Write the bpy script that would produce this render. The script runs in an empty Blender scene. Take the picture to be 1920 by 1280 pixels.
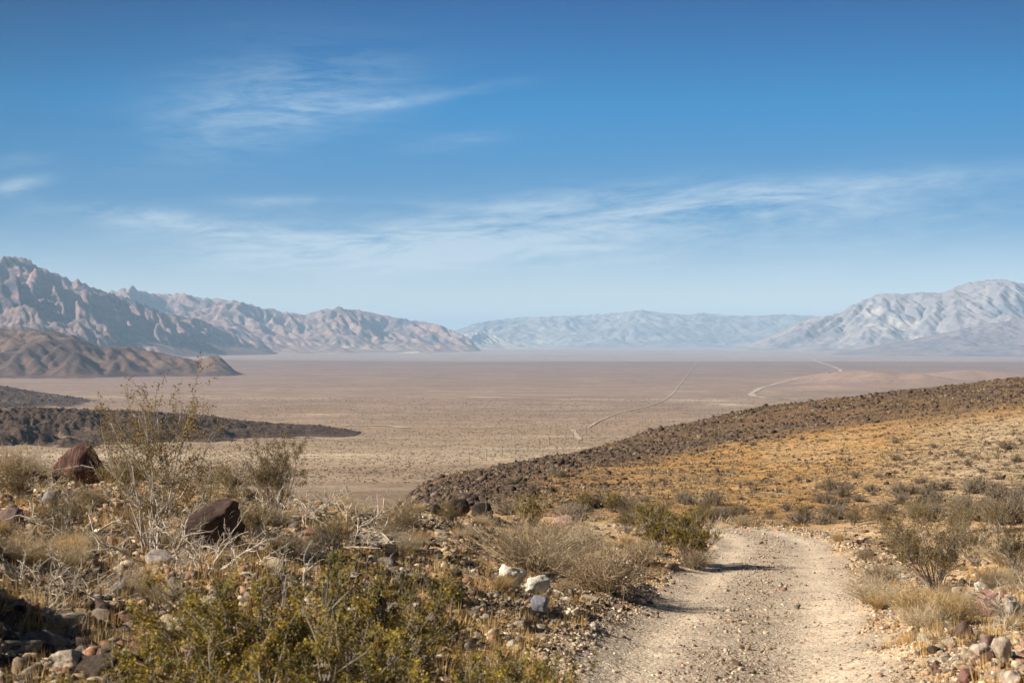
import bpy, math, random
import numpy as np
from mathutils import Vector

# ------------------------------------------------------------------ camera, sky, sun
C = bpy.context.scene.collection
SC = bpy.context.scene
F = 2667.0                       # focal length in photograph pixels (1920 wide)
cam_d = bpy.data.cameras.new('camera'); cam = bpy.data.objects.new('camera', cam_d); C.objects.link(cam)
cam_d.lens = 50; cam_d.sensor_width = 36; cam_d.clip_start = .1; cam_d.clip_end = 400000
cam.location = (0, 0, 0); cam.rotation_euler = (math.radians(90), 0, 0)
cam_d.dof.use_dof = True; cam_d.dof.focus_distance = 60; cam_d.dof.aperture_fstop = 8.0
SC.camera = cam
SC.view_settings.view_transform = 'Standard'; SC.view_settings.look = 'None'
SC.view_settings.exposure = 0.84; SC.view_settings.gamma = 1.0
SC.cycles.volume_bounces = 1; SC.cycles.max_bounces = 6; SC.cycles.diffuse_bounces = 2

SUN_EL = 32.0
SUN_AZ = 190.0                   # degrees from +X, anticlockwise: left of the camera
sd = Vector((math.cos(math.radians(SUN_AZ))*math.cos(math.radians(SUN_EL)),
             math.sin(math.radians(SUN_AZ))*math.cos(math.radians(SUN_EL)), math.sin(math.radians(SUN_EL))))
sl = bpy.data.lights.new('sun', 'SUN'); sl.energy = 5.0; sl.angle = math.radians(.5); sl.color = (1, .925, .82)
so = bpy.data.objects.new('sun', sl); C.objects.link(so); so.rotation_euler = sd.to_track_quat('Z', 'Y').to_euler()


class NT:
    """small helper for node trees"""
    def __init__(s, tree): s.t = tree; tree.nodes.clear()
    def n(s, typ, **kw):
        nd = s.t.nodes.new(typ)
        for k, v in kw.items():
            if k.startswith('i_'):
                key = k[2:]; key = int(key) if key.isdigit() else key.replace('_', ' ')
                nd.inputs[key].default_value = v
            else: setattr(nd, k, v)
        return nd
    def l(s, a, b): s.t.links.new(a, b)
    def m(s, op, a, b=None, c=None, clamp=False):
        nd = s.t.nodes.new('ShaderNodeMath'); nd.operation = op; nd.use_clamp = clamp
        for i, v in enumerate((a, b, c)):
            if v is None: continue
            if isinstance(v, (int, float)): nd.inputs[i].default_value = v
            else: s.l(v, nd.inputs[i])
        return nd.outputs[0]
    def mix(s, f, a, b, blend='MIX'):
        nd = s.t.nodes.new('ShaderNodeMix'); nd.data_type = 'RGBA'; nd.blend_type = blend
        for i, v in ((0, f), (6, a), (7, b)):
            if isinstance(v, (int, float)): nd.inputs[i].default_value = v
            elif isinstance(v, tuple): nd.inputs[i].default_value = v if len(v) == 4 else (*v, 1)
            else: s.l(v, nd.inputs[i])
        return nd.outputs[2]
    def ramp(s, f, stops, interp='LINEAR'):
        nd = s.t.nodes.new('ShaderNodeValToRGB'); s.l(f, nd.inputs[0]); cr = nd.color_ramp; cr.interpolation = interp
        while len(cr.elements) < len(stops): cr.elements.new(.5)
        for e, (p, c) in zip(cr.elements, stops):
            e.position = p; e.color = (c, c, c, 1) if isinstance(c, (int, float)) else (*c, 1)
        return nd.outputs[0]


def build_world():
    w = bpy.data.worlds.new('World'); SC.world = w; w.use_nodes = True
    t = NT(w.node_tree)
    tc = t.n('ShaderNodeTexCoord')
    sp = t.n('ShaderNodeSeparateXYZ'); t.l(tc.outputs['Generated'], sp.inputs[0])
    X, Y, Z = sp.outputs
    hl = t.m('SQRT', t.m('ADD', t.m('MULTIPLY', X, X), t.m('MULTIPLY', Y, Y)))
    e = t.m('DIVIDE', Z, t.m('MAXIMUM', hl, .001))           # tangent of the elevation
    a = t.m('DIVIDE', X, t.m('MAXIMUM', t.m('ABSOLUTE', Y), .001))
    vec = t.n('ShaderNodeCombineXYZ'); t.l(X, vec.inputs[0]); t.l(Y, vec.inputs[1]); t.l(t.m('MULTIPLY', t.m('ADD', Z, .02), 2.2), vec.inputs[2])
    nv = t.n('ShaderNodeVectorMath', operation='NORMALIZE'); t.l(vec.outputs[0], nv.inputs[0])
    sky = t.n('ShaderNodeTexSky', sky_type='NISHITA', sun_disc=False, sun_elevation=math.radians(SUN_EL),
              sun_rotation=math.radians(90-SUN_AZ), altitude=900, air_density=1.0, dust_density=.3, ozone_density=2.0)
    t.l(nv.outputs[0], sky.inputs['Vector'])
    # polarised desert sky: deep and saturated above, pale at the horizon
    tint = t.ramp(t.m('DIVIDE', e, .3, clamp=True), SKY_TINT)
    col = t.mix(1.0, sky.outputs[0], tint, 'MULTIPLY')
    # the polariser darkens the sky towards the sun's side
    pol = t.m('SUBTRACT', 1.0, t.m('MULTIPLY', t.m('MINIMUM', t.m('MULTIPLY', e, 4.2), 1.0), t.m('ADD', t.m('MULTIPLY', t.m('MULTIPLY', a, a), 2.0), t.m('MULTIPLY', a, -.45))), clamp=True)
    pol = t.m('MAXIMUM', pol, .35)
    col = t.mix(1.0, col, pol, 'MULTIPLY')
    # cirrus: streaks in a high sheet
    cl = t.n('ShaderNodeCombineXYZ'); t.l(a, cl.inputs[0]); t.l(t.m('SUBTRACT', e, t.m('MULTIPLY', a, .05)), cl.inputs[1])
    def noise(sx, sy, rot, detail, rough, dist, off):
        mp = t.n('ShaderNodeMapping'); mp.inputs['Scale'].default_value = (sx, sy, 1); mp.inputs['Rotation'].default_value = (0, 0, rot)
        mp.inputs['Location'].default_value = (off, off*.7, 0)
        t.l(cl.outputs[0], mp.inputs[0])
        nz = t.n('ShaderNodeTexNoise', i_Scale=1.0, i_Detail=detail, i_Roughness=rough, i_Distortion=dist); t.l(mp.outputs[0], nz.inputs[0])
        return nz.outputs[0]
    def blob(px, py, sx, sy, amp, slope=0.0):
        ca, ce = (px-960)/F, (640-py)/F
        da = t.m('SUBTRACT', a, ca)
        de = t.m('SUBTRACT', t.m('SUBTRACT', e, ce), t.m('MULTIPLY', da, slope))
        q = t.m('ADD', t.m('POWER', t.m('ABSOLUTE', t.m('DIVIDE', da, sx/F)), 2.0), t.m('POWER', t.m('ABSOLUTE', t.m('DIVIDE', de, sy/F)), 2.0))
        return t.m('MULTIPLY', t.m('EXPONENT', t.m('MULTIPLY', q, -1.0)), amp)
    tot = None
    for b in CLOUDS:
        v = blob(*b); tot = v if tot is None else t.m('ADD', tot, v)
    streak = t.m('MULTIPLY', noise(11, 60, .05, 8, .64, 1.2, 3.1), noise(4.5, 24, -.04, 5, .6, .9, 7.7))
    fine = noise(34, 210, .10, 6, .7, .9, 1.3)
    k = t.m('ADD', t.m('MULTIPLY', streak, 4.0), t.m('MULTIPLY', fine, 1.1))
    k = t.m('SUBTRACT', k, 1.08, clamp=True)
    front = t.m('GREATER_THAN', Y, 0.0)
    dens = t.m('MULTIPLY', t.m('MULTIPLY', k, tot), front, clamp=True)
    dens = t.m('MULTIPLY', t.m('MINIMUM', dens, .9), .58)
    # second high wisp crossing diagonally
    cld = t.n('ShaderNodeRGB'); cld.outputs[0].default_value = (*CLOUD_COL, 1)
    col = t.mix(dens, col, cld.outputs[0])
    bg = t.n('ShaderNodeBackground', i_Strength=.09); t.l(col, bg.inputs[0])
    out = t.n('ShaderNodeOutputWorld'); t.l(bg.outputs[0], out.inputs[0])

SKY_TINT = [(0, (1.9, 1.35, 1.0)), (.1, (1.55, 1.2, .9)), (.3, (.33, .70, .82)), (.55, (.05, .80, 1.08)), (.8, (.002, .43, .78)), (.9, (.05, .24, .45)), (1, (.14, .22, .34))]
CLOUD_COL = (5.2, 5.8, 6.0)
CLOUDS = [  # px, py, half width, half height, amount, slope
    (330, 425, 210, 20, 1.1, -.08), (620, 470, 260, 34, 1.2, .0), (950, 450, 380, 44, .9, .04),
    (1250, 390, 360, 40, .9, .03), (1600, 355, 330, 20, .45, .05), (760, 190, 160, 12, .45, .16),
    (560, 200, 190, 70, .5, .2), (520, 380, 90, 10, .5, .03), (35, 365, 50, 14, .8, .2),
    (1100, 520, 900, 60, .4, 0), (700, 450, 420, 60, .3, .0), (1500, 420, 450, 70, .5, .02), (450, 200, 200, 110, .25, .3), (40, 320, 60, 12, .3, .1), (850, 265, 90, 18, .3, .1)]
build_world()

# ------------------------------------------------------------------ numeric helpers
rng = np.random.default_rng(7)

def hash2(ix, iy, seed):
    h = (ix.astype(np.int64)*374761393 + iy.astype(np.int64)*668265263 + seed*974634777) & 0x7fffffff
    h = ((h ^ (h >> 13))*1274126177) & 0x7fffffff
    h = ((h ^ (h >> 16))*1103515245 + 12345) & 0x7fffffff
    return ((h >> 3) & 0xffffff)/float(0xffffff)

def vnoise(x, y, seed=0):
    ix, iy = np.floor(x), np.floor(y); fx, fy = x-ix, y-iy
    ix, iy = ix.astype(np.int64), iy.astype(np.int64)
    sx, sy = fx*fx*(3-2*fx), fy*fy*(3-2*fy)
    a, b = hash2(ix, iy, seed), hash2(ix+1, iy, seed)
    c, d = hash2(ix, iy+1, seed), hash2(ix+1, iy+1, seed)
    return (a*(1-sx)+b*sx)*(1-sy)+(c*(1-sx)+d*sx)*sy      # 0..1

def fbm(x, y, seed=0, oct=4, gain=.5):
    s = 0; amp = 1; tot = 0
    for o in range(oct):
        c, sn = math.cos(o*.7), math.sin(o*.7)
        s = s+amp*(vnoise((x*c-y*sn)*2.03**o+o*17.3, (x*sn+y*c)*2.03**o-o*9.1, seed+o*13)*2-1); tot += amp; amp *= gain
    return s/tot                                             # -1..1

def sstep(a, b, x):
    t = np.clip((x-a)/(b-a), 0, 1); return t*t*(3-2*t)

def pxu(px): return (np.asarray(px, float)-960)/F

def blur(a, s, axis):
    n = int(s*3)+1; k = np.exp(-.5*(np.arange(-n, n+1)/s)**2); k /= k.sum()
    p = np.take(a, np.clip(np.arange(-n, a.shape[axis]+n), 0, a.shape[axis]-1), axis=axis)
    return np.apply_along_axis(lambda v: np.convolve(v, k, 'valid'), axis, p)

# ------------------------------------------------------------------ height of the land: profiles (distance, height) along bearings
FAR = [(900, -87), (1160, -97), (1300, -103), (2000, -128), (3300, -155), (6000, -185), (10000, -197), (14400, -200)]
FLAT = FAR+[(15200, -216), (18000, -212), (25000, -170), (30000, -180), (60000, -206), (90000, -206)]
PROF = {
 -1500: [(1, -1.3), (8, -.7), (16, -.6), (22, -1.6), (60, -10), (200, -36)]+FAR[:6]+[(8000, -180), (11000, -120), (14000, -40), (90000, 100)],
 -300: [(1, -1.45), (6, -1.25), (11, -1.35), (18, -1.6), (21, -1.85), (30, -4), (60, -13), (200, -38)]+FAR[:6]+[(8000, -191), (11000, -170), (14000, -130), (20000, -80), (90000, 0)],
 0: [(1, -1.5), (6, -1.52), (11, -1.6), (18, -1.75), (21, -1.95), (30, -4.5), (60, -14), (200, -40)]+FAR[:6]+[(8000, -191), (11000, -185), (14000, -160), (20000, -120), (90000, -60)],
 480: [(1, -1.5), (6, -1.5), (11, -1.64), (17, -1.85), (20, -2.12), (24, -3.2), (40, -8), (60, -14), (200, -40)]+FAR[:7]+[(14500, -188), (20000, -155), (25000, -135), (90000, -150)],
 780: [(1, -1.5), (6, -1.6), (10, -1.92), (15, -2.22), (20, -2.48), (24, -2.8), (30, -3.9), (50, -6.6), (75, -8.5), (110, -10.9), (118, -11.6), (160, -25), (300, -50)]+FLAT,
 960: [(1, -1.55), (6, -1.78), (10.4, -2.2), (15, -2.48), (22, -2.95), (28, -3.4), (40, -5.3), (60, -7.1), (75, -7.9), (100, -9.1), (128, -10.6), (137, -11.7), (180, -26), (300, -50)]+FLAT,
 1200: [(1, -1.55), (6, -1.9), (10.4, -2.38), (16.5, -2.95), (24, -3.6), (37, -4.9), (46, -5.9), (55, -6.5), (80, -7.9), (120, -9.1), (150, -9.35), (158, -9.9), (200, -23), (300, -48)]+FLAT,
 1460: [(1, -1.6), (6, -2.1), (10.4, -2.5), (16.5, -3.04), (24.3, -3.73), (37, -4.86), (45, -6.0), (55, -6.6), (80, -7.5), (120, -7.5), (156, -6.75), (164, -7.1), (220, -24), (300, -45)]+FLAT,
 1700: [(1, -1.65), (6, -2.0), (12, -2.45), (18, -3.05), (25, -3.8), (37, -4.95), (50, -6.05), (65, -6.6), (90, -6.6), (120, -6.0), (160, -5.4), (168, -5.7), (220, -22), (300, -45)]+FLAT,
 1920: [(1, -1.65), (6, -1.8), (12, -2.25), (18, -2.85), (28, -3.9), (40, -4.8), (60, -5.9), (80, -5.9), (110, -5.2), (165, -4.4), (174, -4.6), (230, -20), (300, -42)]+FAR[:8]+[(15200, -216), (18000, -208), (21000, -180), (26000, -80), (90000, 0)],
 2400: [(1, -1.7), (8, -1.9), (40, -4.4), (60, -5), (110, -3), (180, -1), (260, -20), (400, -45)]+FAR[:8]+[(15200, -216), (19000, -200), (24000, -120), (30000, 0), (90000, 100)],
}
NR, NTH = 1200, 1601
LR = np.linspace(math.log(.5), math.log(90000), NR); TG = np.linspace(-math.pi, math.pi, NTH)
_th = []; _z = []
for p, tab in PROF.items():
    th = math.atan(pxu(p)); _th.append(th)
    _z.append(np.interp(LR, np.log([a/math.cos(th) for a, b in tab]), [b for a, b in tab]))
mid = .5*(_z[0]+_z[-1])
_th = [-math.pi]+_th+[math.pi]; _z = np.array([mid]+_z+[mid])
BASE = np.stack([np.interp(TG, _th, _z[:, i]) for i in range(NR)], 1)
BASE = blur(blur(BASE, 2.2, 1), 3.0, 0)

def base_h(x, y):
    r = np.maximum(np.hypot(x, y), .51); th = np.arctan2(x, y)
    fi = np.clip((np.log(r)-LR[0])/(LR[1]-LR[0]), 0, NR-1.001); fj = np.clip((th-TG[0])/(TG[1]-TG[0]), 0, NTH-1.001)
    i, j = fi.astype(int), fj.astype(int); a, b = fi-i, fj-j
    return (BASE[j, i]*(1-a)+BASE[j, i+1]*a)*(1-b)+(BASE[j+1, i]*(1-a)+BASE[j+1, i+1]*a)*b

def road_x(y): return np.where(y < 29, np.where(y < 10.4, 1.58+.05*(y-10.4), -.5+.2*y), 5.3+.2*(y-29)-.020*(y-29)**2)
def road_d(x, y): return (x-road_x(y))/1.02            # lateral offset from the road's middle
def road_mask(x, y):
    w = 1.22+.14*fbm(x*.5, y*.5, 5, 2)+.22*fbm(x*2.2, y*2.2, 6, 3)
    return sstep(.14, -.14, np.abs(road_d(x, y))-w)*sstep(47, 44, y)*(y > -20)

RBP = [780, 960, 1200, 1460, 1700, 1920, 2400]
def hill_rb(u): return np.interp(u, pxu(RBP), [72, 58, 50, 51, 50, 44, 40])
def hill_rc(u): return np.interp(u, pxu(RBP), [112, 130, 152, 158, 162, 167, 185])
def hill_s(x, y):
    u = x/np.maximum(y, .01); return (y-hill_rb(u))/(hill_rc(u)-hill_rb(u))
def hill_zone(x, y):
    u = x/np.maximum(y, .01); s = hill_s(x, y)
    return (y > 5)*sstep(pxu(730), pxu(790), u)*sstep(-.06, .03, s)

def height(x, y):
    x = np.asarray(x, float); y = np.asarray(y, float)
    r = np.hypot(x, y); z = base_h(x, y)
    road = road_mask(x, y); near = sstep(90, 40, r)
    hz = hill_zone(x, y)
    left = sstep(.6, -1.5, road_d(x, y))*sstep(40, 20, r)
    off = (1-road)
    z = z+near*off*(.11*fbm(x/1.6, y/1.6, 11, 3)+.05*fbm(x/.35, y/.35, 12, 3))*(1+.7*left)
    z = z+near*.012*fbm(x/.25, y/.25, 14, 3)
    rd = np.abs(road_d(x, y))
    z = z+near*sstep(48, 40, y)*(.06*np.exp(-((rd-1.6)/.25)**2)*(road_d(x, y) > 0)-.035*np.exp(-((rd-.75)/.3)**2)+.02*fbm(x/.8, y/.8, 15, 2)*road)
    z = z+hz*(.38*fbm(x/14, y/14, 21, 3)+.10*fbm(x/2.2, y/2.2, 22, 3))*sstep(2.2, .9, hill_s(x, y))
    u = x/np.maximum(y, .01)
    z = z+hz*.45*np.maximum(0, fbm(x/7, y/7, 23, 3))*sstep(.8, 1.0, hill_s(x, y))*sstep(1.25, 1.05, hill_s(x, y))
    z = z+.55*np.exp(-((x+3.3)/.7)**2-((y-7.0)/.9)**2)+.35*np.exp(-((x+3.9)/.7)**2-((y-9.5)/.8)**2)+.12*np.exp(-((x+1.9)/.35)**2-((y-6.6)/.5)**2)   # hummocks added at the left, mostly out of view, to shade that corner
    f = sstep(600, 1500, r)
    z = z+f*(1.6*fbm(x/260, y/260, 31, 3)+.5*fbm(x/50, y/50, 32, 2))*sstep(30000, 9000, r)
    # pale pinkish mounds on the plain at the right
    for px, d, w, l, h in MOUNDS:
        cx, cy = pxu(px)*d, d
        z = z+h*np.exp(-((x-cx)/w)**2-((y-cy)/l)**2)*(1+.25*fbm(x/120, y/200, 37, 3))
    return z
MOUNDS = [(1585, 6500, 230, 420, 46), (1700, 6200, 260, 350, 36), (1560, 5300, 160, 240, 14), (1640, 5500, 160, 240, 16), (1800, 7000, 300, 400, 34), (1880, 7200, 300, 350, 22)]

def hit(px, py, dmin=3.0, dmax=60000):
    """the place on the land one sees at a point of the photograph"""
    u, v = (px-960)/F, (640-py)/F
    d = np.exp(np.linspace(math.log(dmin), math.log(dmax), 3000))
    k = np.nonzero(height(u*d, d) >= v*d)[0]
    y = d[k[0]] if len(k) else dmax
    x = u*y
    return Vector((x, y, float(height(np.array([x]), np.array([y]))[0])))

def zat(x, y): return float(height(np.array([x]), np.array([y]))[0])

# ------------------------------------------------------------------ mesh helpers
def mesh_np(name, v, faces, mat, parent=None, cols=None, smooth=False, fmat=None):
    """v (n,3); faces: list of (k,m) index arrays, m = corners"""
    me = bpy.data.meshes.new(name); v = np.asarray(v, np.float32)
    me.vertices.add(len(v)); me.vertices.foreach_set('co', v.ravel())
    faces = [np.asarray(f, np.int32) for f in (faces if isinstance(faces, list) else [faces])]
    nl = sum(f.size for f in faces); nf = sum(len(f) for f in faces)
    me.loops.add(nl); me.loops.foreach_set('vertex_index', np.concatenate([f.ravel() for f in faces]))
    me.polygons.add(nf); st = []; o = 0
    for f in faces:
        st.append(o+np.arange(len(f))*f.shape[1]); o += f.size
    me.polygons.foreach_set('loop_start', np.concatenate(st).astype(np.int32))
    if smooth: me.polygons.foreach_set('use_smooth', np.ones(nf, bool))
    for m in (mat if isinstance(mat, list) else [mat]): me.materials.append(m)
    if cols is not None:
        c = np.ones((len(v), 4), np.float32); c[:, :3] = cols
        at = me.color_attributes.new('tint', 'FLOAT_COLOR', 'POINT'); at.data.foreach_set('color', c.ravel())
    me.update(calc_edges=True)
    ob = bpy.data.objects.new(name, me); C.objects.link(ob)
    if parent: ob.parent = parent
    return ob

def tag(o, label=None, cat=None, group=None, kind=None):
    if label: o['label'] = label
    if cat: o['category'] = cat
    if group: o['group'] = group
    if kind: o['kind'] = kind
    return o

def empty(name, label, cat, group=None):
    o = bpy.data.objects.new(name, None); C.objects.link(o); o.empty_display_size = .1
    return tag(o, label, cat, group)

def copy_tree(o, parent=None):
    c = o.copy(); C.objects.link(c)
    if parent: c.parent = parent
    for ch in list(o.children): copy_tree(ch, c)
    return c

def grid_faces(nr, nc):
    a = (np.arange(nr-1)[:, None]*nc+np.arange(nc-1)[None, :]).ravel()
    return np.stack([a, a+nc, a+nc+1, a+1], 1)

# ------------------------------------------------------------------ materials
def mat_new(name, rough=.9):
    m = bpy.data.materials.new(name); m.use_nodes = True; t = NT(m.node_tree)
    b = t.n('ShaderNodeBsdfPrincipled', i_Roughness=rough); b.inputs['Specular IOR Level'].default_value = .15
    o = t.n('ShaderNodeOutputMaterial'); t.l(b.outputs[0], o.inputs[0])
    return m, t, b

def noise_n(t, co, scale, detail=4, rough=.55):
    n = t.n('ShaderNodeTexNoise', i_Scale=scale, i_Detail=detail, i_Roughness=rough); t.l(co, n.inputs[0]); return n

def ground_mat():
    m, t, b = mat_new('desert_ground')
    at = t.n('ShaderNodeAttribute', attribute_name='tint'); co = t.n('ShaderNodeTexCoord').outputs['Object']
    v1 = t.n('ShaderNodeTexVoronoi', i_Scale=26.0, i_Randomness=1.0); t.l(co, v1.inputs[0])
    v2 = t.n('ShaderNodeTexVoronoi', i_Scale=75.0, i_Randomness=1.0); t.l(co, v2.inputs[0])
    n1 = noise_n(t, co, 1.3, 8, .65); n2 = noise_n(t, co, 40, 4, .6)
    s1 = t.n('ShaderNodeSeparateColor'); t.l(v1.outputs['Color'], s1.inputs[0])
    s2 = t.n('ShaderNodeSeparateColor'); t.l(v2.outputs['Color'], s2.inputs[0])
    peb1 = t.ramp(s1.outputs[0], [(0, (.35, .33, .36)), (.3, (.8, .76, .72)), (.6, (1.15, 1.1, 1.05)), (.85, (1.15, .85, .72)), (1, (1.55, 1.5, 1.45))])
    peb2 = t.ramp(s2.outputs[1], [(0, (.4, .4, .42)), (.35, (.9, .88, .86)), (.7, (1.15, 1.1, 1.05)), (1, (1.5, 1.4, 1.3))])
    c = t.mix(.6, at.outputs['Color'], peb2, 'MULTIPLY')
    msk = t.ramp(s1.outputs[1], [(.55, 0.0), (.62, .8)])
    c2 = t.mix(1.0, at.outputs['Color'], peb1, 'MULTIPLY')
    c = t.mix(msk, c, c2)
    big = t.ramp(n1.outputs[0], [(.3, .78), (.7, 1.2)])
    c = t.mix(1.0, c, big, 'MULTIPLY')
    t.l(c, b.inputs['Base Color'])
    h = t.m('ADD', t.m('MULTIPLY', v1.outputs['Distance'], -.6), t.m('ADD', t.m('MULTIPLY', v2.outputs['Distance'], -.3), t.m('MULTIPLY', n2.outputs[0], .4)))
    bp = t.n('ShaderNodeBump', i_Strength=.8, i_Distance=.02); t.l(h, bp.inputs['Height']); t.l(bp.outputs[0], b.inputs['Normal'])
    return m

def hill_mat():
    m, t, b = mat_new('hillside_soil')
    at = t.n('ShaderNodeAttribute', attribute_name='tint'); co = t.n('ShaderNodeTexCoord').outputs['Object']
    v1 = t.n('ShaderNodeTexVoronoi', i_Scale=3.2); t.l(co, v1.inputs[0])
    v2 = t.n('ShaderNodeTexVoronoi', i_Scale=9.0); t.l(co, v2.inputs[0])
    n1 = noise_n(t, co, .35, 8, .7); n2 = noise_n(t, co, 6, 5, .7)
    s1 = t.n('ShaderNodeSeparateColor'); t.l(v1.outputs['Color'], s1.inputs[0])
    s2 = t.n('ShaderNodeSeparateColor'); t.l(v2.outputs['Color'], s2.inputs[0])
    p1 = t.ramp(s1.outputs[0], [(0, .5), (.25, .9), (.8, 1.05), (1, 1.35)])
    p2 = t.ramp(s2.outputs[0], [(0, .45), (.3, .95), (.8, 1.05), (1, 1.45)])
    c = t.mix(.8, at.outputs['Color'], p1, 'MULTIPLY'); c = t.mix(.8, c, p2, 'MULTIPLY')
    c = t.mix(1.0, c, t.ramp(n1.outputs[0], [(.3, (.75, .72, .7)), (.7, (1.2, 1.2, 1.25))]), 'MULTIPLY')
    t.l(c, b.inputs['Base Color'])
    bp = t.n('ShaderNodeBump', i_Strength=.8, i_Distance=.25); t.l(n2.outputs[0], bp.inputs['Height']); t.l(bp.outputs[0], b.inputs['Normal'])
    return m

def valley_mat():
    m, t, b = mat_new('valley_soil')
    at = t.n('ShaderNodeAttribute', attribute_name='tint'); co = t.n('ShaderNodeTexCoord').outputs['Object']
    n1 = noise_n(t, co, .004, 9, .7); n2 = noise_n(t, co, .03, 8, .75)
    v = t.n('ShaderNodeTexVoronoi', i_Scale=.16); t.l(co, v.inputs[0])
    v3 = t.n('ShaderNodeTexVoronoi', i_Scale=.05); t.l(co, v3.inputs[0])
    c = t.mix(1.0, at.outputs['Color'], t.ramp(n1.outputs[0], [(.3, (.82, .82, .84)), (.7, (1.18, 1.16, 1.12))]), 'MULTIPLY')
    c = t.mix(1.0, c, t.ramp(n2.outputs[0], [(.3, .74), (.7, 1.25)]), 'MULTIPLY')
    c = t.mix(t.ramp(v.outputs['Distance'], [(.22, .75), (.36, 0.0)]), c, (.11, .085, .055))
    c = t.mix(t.ramp(v3.outputs['Distance'], [(.12, .5), (.25, 0.0)]), c, (.10, .08, .06))
    t.l(c, b.inputs['Base Color'])
    return m

def rock_mat(name, use_obj, scale=9.0, bump=.02):
    m, t, b = mat_new(name, .85)
    co = t.n('ShaderNodeTexCoord').outputs['Object']
    if use_obj: src = t.n('ShaderNodeObjectInfo').outputs['Color']
    else: src = t.n('ShaderNodeAttribute', attribute_name='tint').outputs['Color']
    n1 = noise_n(t, co, scale*.3, 8, .7); n2 = noise_n(t, co, scale*2, 6, .7)
    c = t.mix(1.0, src, t.ramp(n1.outputs[0], [(.32, (.45, .43, .41)), (.5, (1, 1, 1)), (.68, (1.5, 1.42, 1.3))]), 'MULTIPLY')
    c = t.mix(1.0, c, t.ramp(n2.outputs[0], [(.35, .65), (.65, 1.3)]), 'MULTIPLY')
    t.l(c, b.inputs['Base Color'])
    bp = t.n('ShaderNodeBump', i_Strength=.9, i_Distance=bump); t.l(t.m('ADD', n1.outputs[0], t.m('MULTIPLY', n2.outputs[0], .4)), bp.inputs['Height'])
    t.l(bp.outputs[0], b.inputs['Normal'])
    return m

def tint_mat(name, var=.35, rough=.85, trans=0.0, scale=8.0):
    m, t, b = mat_new(name, rough)
    src = t.n('ShaderNodeAttribute', attribute_name='tint').outputs['Color']
    n1 = noise_n(t, t.n('ShaderNodeTexCoord').outputs['Object'], scale, 4, .6)
    rnd = t.n('ShaderNodeObjectInfo').outputs['Random']
    k = t.m('MULTIPLY', t.ramp(n1.outputs[0], [(.3, 1-var), (.7, 1+var)]), t.m('ADD', t.m('MULTIPLY', rnd, .3), .85))
    c = t.mix(1.0, src, k, 'MULTIPLY'); t.l(c, b.inputs['Base Color'])
    if trans:
        tr = t.n('ShaderNodeBsdfTranslucent'); t.l(c, tr.inputs[0]); mx = t.n('ShaderNodeMixShader', i_0=trans)
        t.l(b.outputs[0], mx.inputs[1]); t.l(tr.outputs[0], mx.inputs[2])
        t.l(mx.outputs[0], [n for n in t.t.nodes if n.type == 'OUTPUT_MATERIAL'][0].inputs[0])
    return m

def mountain_mat(name, pal, scale, bump):
    """pal: list of colours picked by low noise; scale in 1/m"""
    m, t, b = mat_new(name)
    co = t.n('ShaderNodeTexCoord').outputs['Object']
    mp = t.n('ShaderNodeMapping'); mp.inputs['Scale'].default_value = (1, 1, 2.5); t.l(co, mp.inputs[0])
    n1 = noise_n(t, mp.outputs[0], scale, 7, .62); n2 = noise_n(t, mp.outputs[0], scale*7, 6, .7); n3 = noise_n(t, mp.outputs[0], scale*.35, 3, .5)
    f = t.m('ADD', t.m('MULTIPLY', n1.outputs[0], .7), t.m('MULTIPLY', n3.outputs[0], .3))
    c = t.ramp(f, [(.36+.28*i/(len(pal)-1), q) for i, q in enumerate(pal)])
    c = t.mix(1.0, c, t.ramp(n2.outputs[0], [(.3, .72), (.7, 1.25)]), 'MULTIPLY')
    t.l(c, b.inputs['Base Color'])
    bp = t.n('ShaderNodeBump', i_Strength=1.0, i_Distance=bump); t.l(n2.outputs[0], bp.inputs['Height']); t.l(bp.outputs[0], b.inputs['Normal'])
    return m

M_GROUND, M_HILL, M_VALLEY = ground_mat(), hill_mat(), valley_mat()
M_ROCK, M_STONES, M_LAVA = rock_mat('rock', True, 9, .04), rock_mat('loose_stones', False, 14, .01), rock_mat('lava_stones', False, 3, .05)
M_STEM, M_LEAF, M_DRY = tint_mat('grey_bark', .3), tint_mat('creosote_leaf', .3, .6, .3, 3), tint_mat('dry_twig', .3, .9, .15)

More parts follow.
